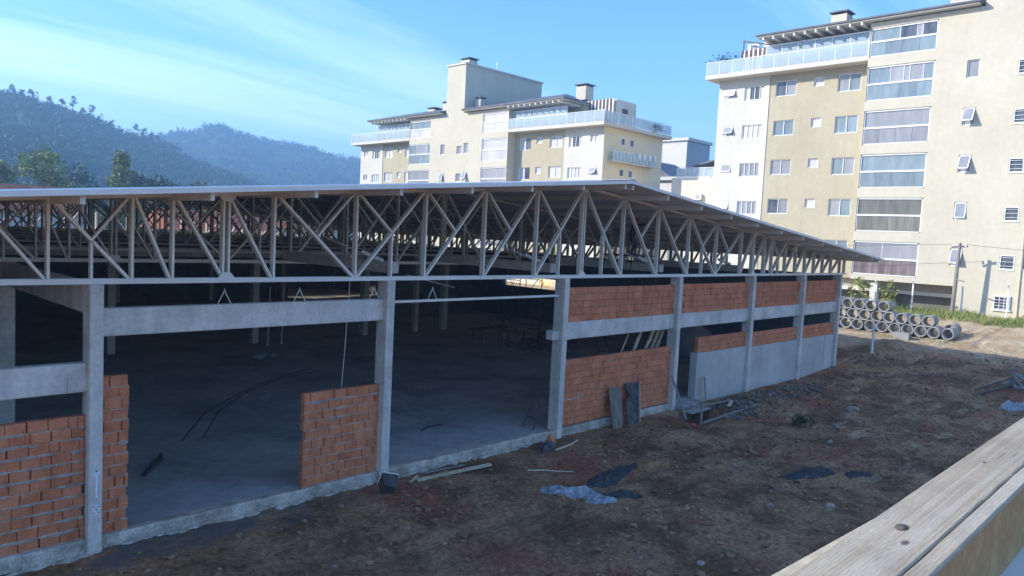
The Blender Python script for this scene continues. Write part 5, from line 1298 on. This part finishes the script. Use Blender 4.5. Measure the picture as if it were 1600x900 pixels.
m_ply = material('plywood_face', two((0.42,0.245,0.095),(0.54,0.34,0.15)), 6, 0.7, 0.15, 40, stretch=(1,1,1), fine=0.12)
rl = thing('timber_rail', 'sunlit sawn pine rail running across the lower right foreground', 'rail', (-1.0,-13.43,5.2))
def plank_strip(name, y0, y1, z0, z1, x0, x1, mat, rag=0.0015, seed=0):
    g = Geo(); n = 120
    for i in range(n+1):
        x = x0+(x1-x0)*i/n; a = rag*noise.noise(Vector((x*9, seed, 0)))*2+rag*noise.noise(Vector((x*40, seed, 5))); b_ = rag*noise.noise(Vector((x*8, seed+7, 0)))*2
        ch = 0.003
        g.v += [(x,y0+a,z0),(x,y0+a,z1-ch),(x,y0+a+ch,z1),(x,y1+b_-ch,z1),(x,y1+b_,z1-ch),(x,y1+b_,z0)]
    for i in range(n):
        for k in range(6): g.f.append((i*6+k, i*6+6+k, i*6+6+(k+1) % 6, i*6+(k+1) % 6))
    g.f += [(0,1,2,3,4,5), tuple(n*6+k for k in (5,4,3,2,1,0))]
    return g.build(name, mat, rl)
plank_strip('top_plank', -13.4745, -13.347, 5.305, 5.35, -4.2, 3.5, m_pine, 0.0013, 1)
plank_strip('edge_plank', -13.511, -13.4765, 5.338, 5.3485, -4.2, 3.5, m_pine, 0.0013, 2)
plank_strip('side_board', -13.5085, -13.4795, 5.165, 5.337, -4.2, 3.5, m_ply, 0.0008, 3)
g = Geo(); g.add([(-4.2,-13.3455,5.31),(-2.42,-13.3455,5.31),(-2.42,-13.344,5.31),(-4.2,-13.255,5.31),(-4.2,-13.3455,5.343),(-2.42,-13.3455,5.343),(-2.42,-13.344,5.343),(-4.2,-13.255,5.343)], [(0,3,2,1),(4,5,6,7),(0,1,5,4),(1,2,6,5),(2,3,7,6),(3,0,4,7)]).build('under_strip', m_pale, rl)
plank_strip('lower_ledge', -13.62, -13.44, 5.10, 5.163, -4.2, 3.5, m_white, 0.001, 5)
for px in (-3.6, 0.9): Geo().box(px-0.04, px+0.04, -13.44, -13.36, -0.2, 5.304).build('rail_post', m_pale, rl)
kp = Geo(); kp.lump((-2.45,-13.405,5.351),0.011,3,2,(1.5,1,0.3),0.3); kp.build('knot', m_bark, rl)

# ------------------------------------------------------------------ air
hz = Geo().box(-1450, 1450, -1450, 1450, -5, 175).build('haze', None); tag(hz, kind='stuff')
m = bpy.data.materials.new('haze_air'); m.use_nodes = True; nt = m.node_tree; nt.nodes.clear()
out = nt.nodes.new('ShaderNodeOutputMaterial'); pv = nt.nodes.new('ShaderNodeVolumePrincipled')
pv.inputs['Color'].default_value = (0.36,0.66,1.0,1); pv.inputs['Density'].default_value = 0.0011; pv.inputs['Anisotropy'].default_value = 0.1
nt.links.new(pv.outputs[0], out.inputs['Volume']); hz.data.materials.append(m)
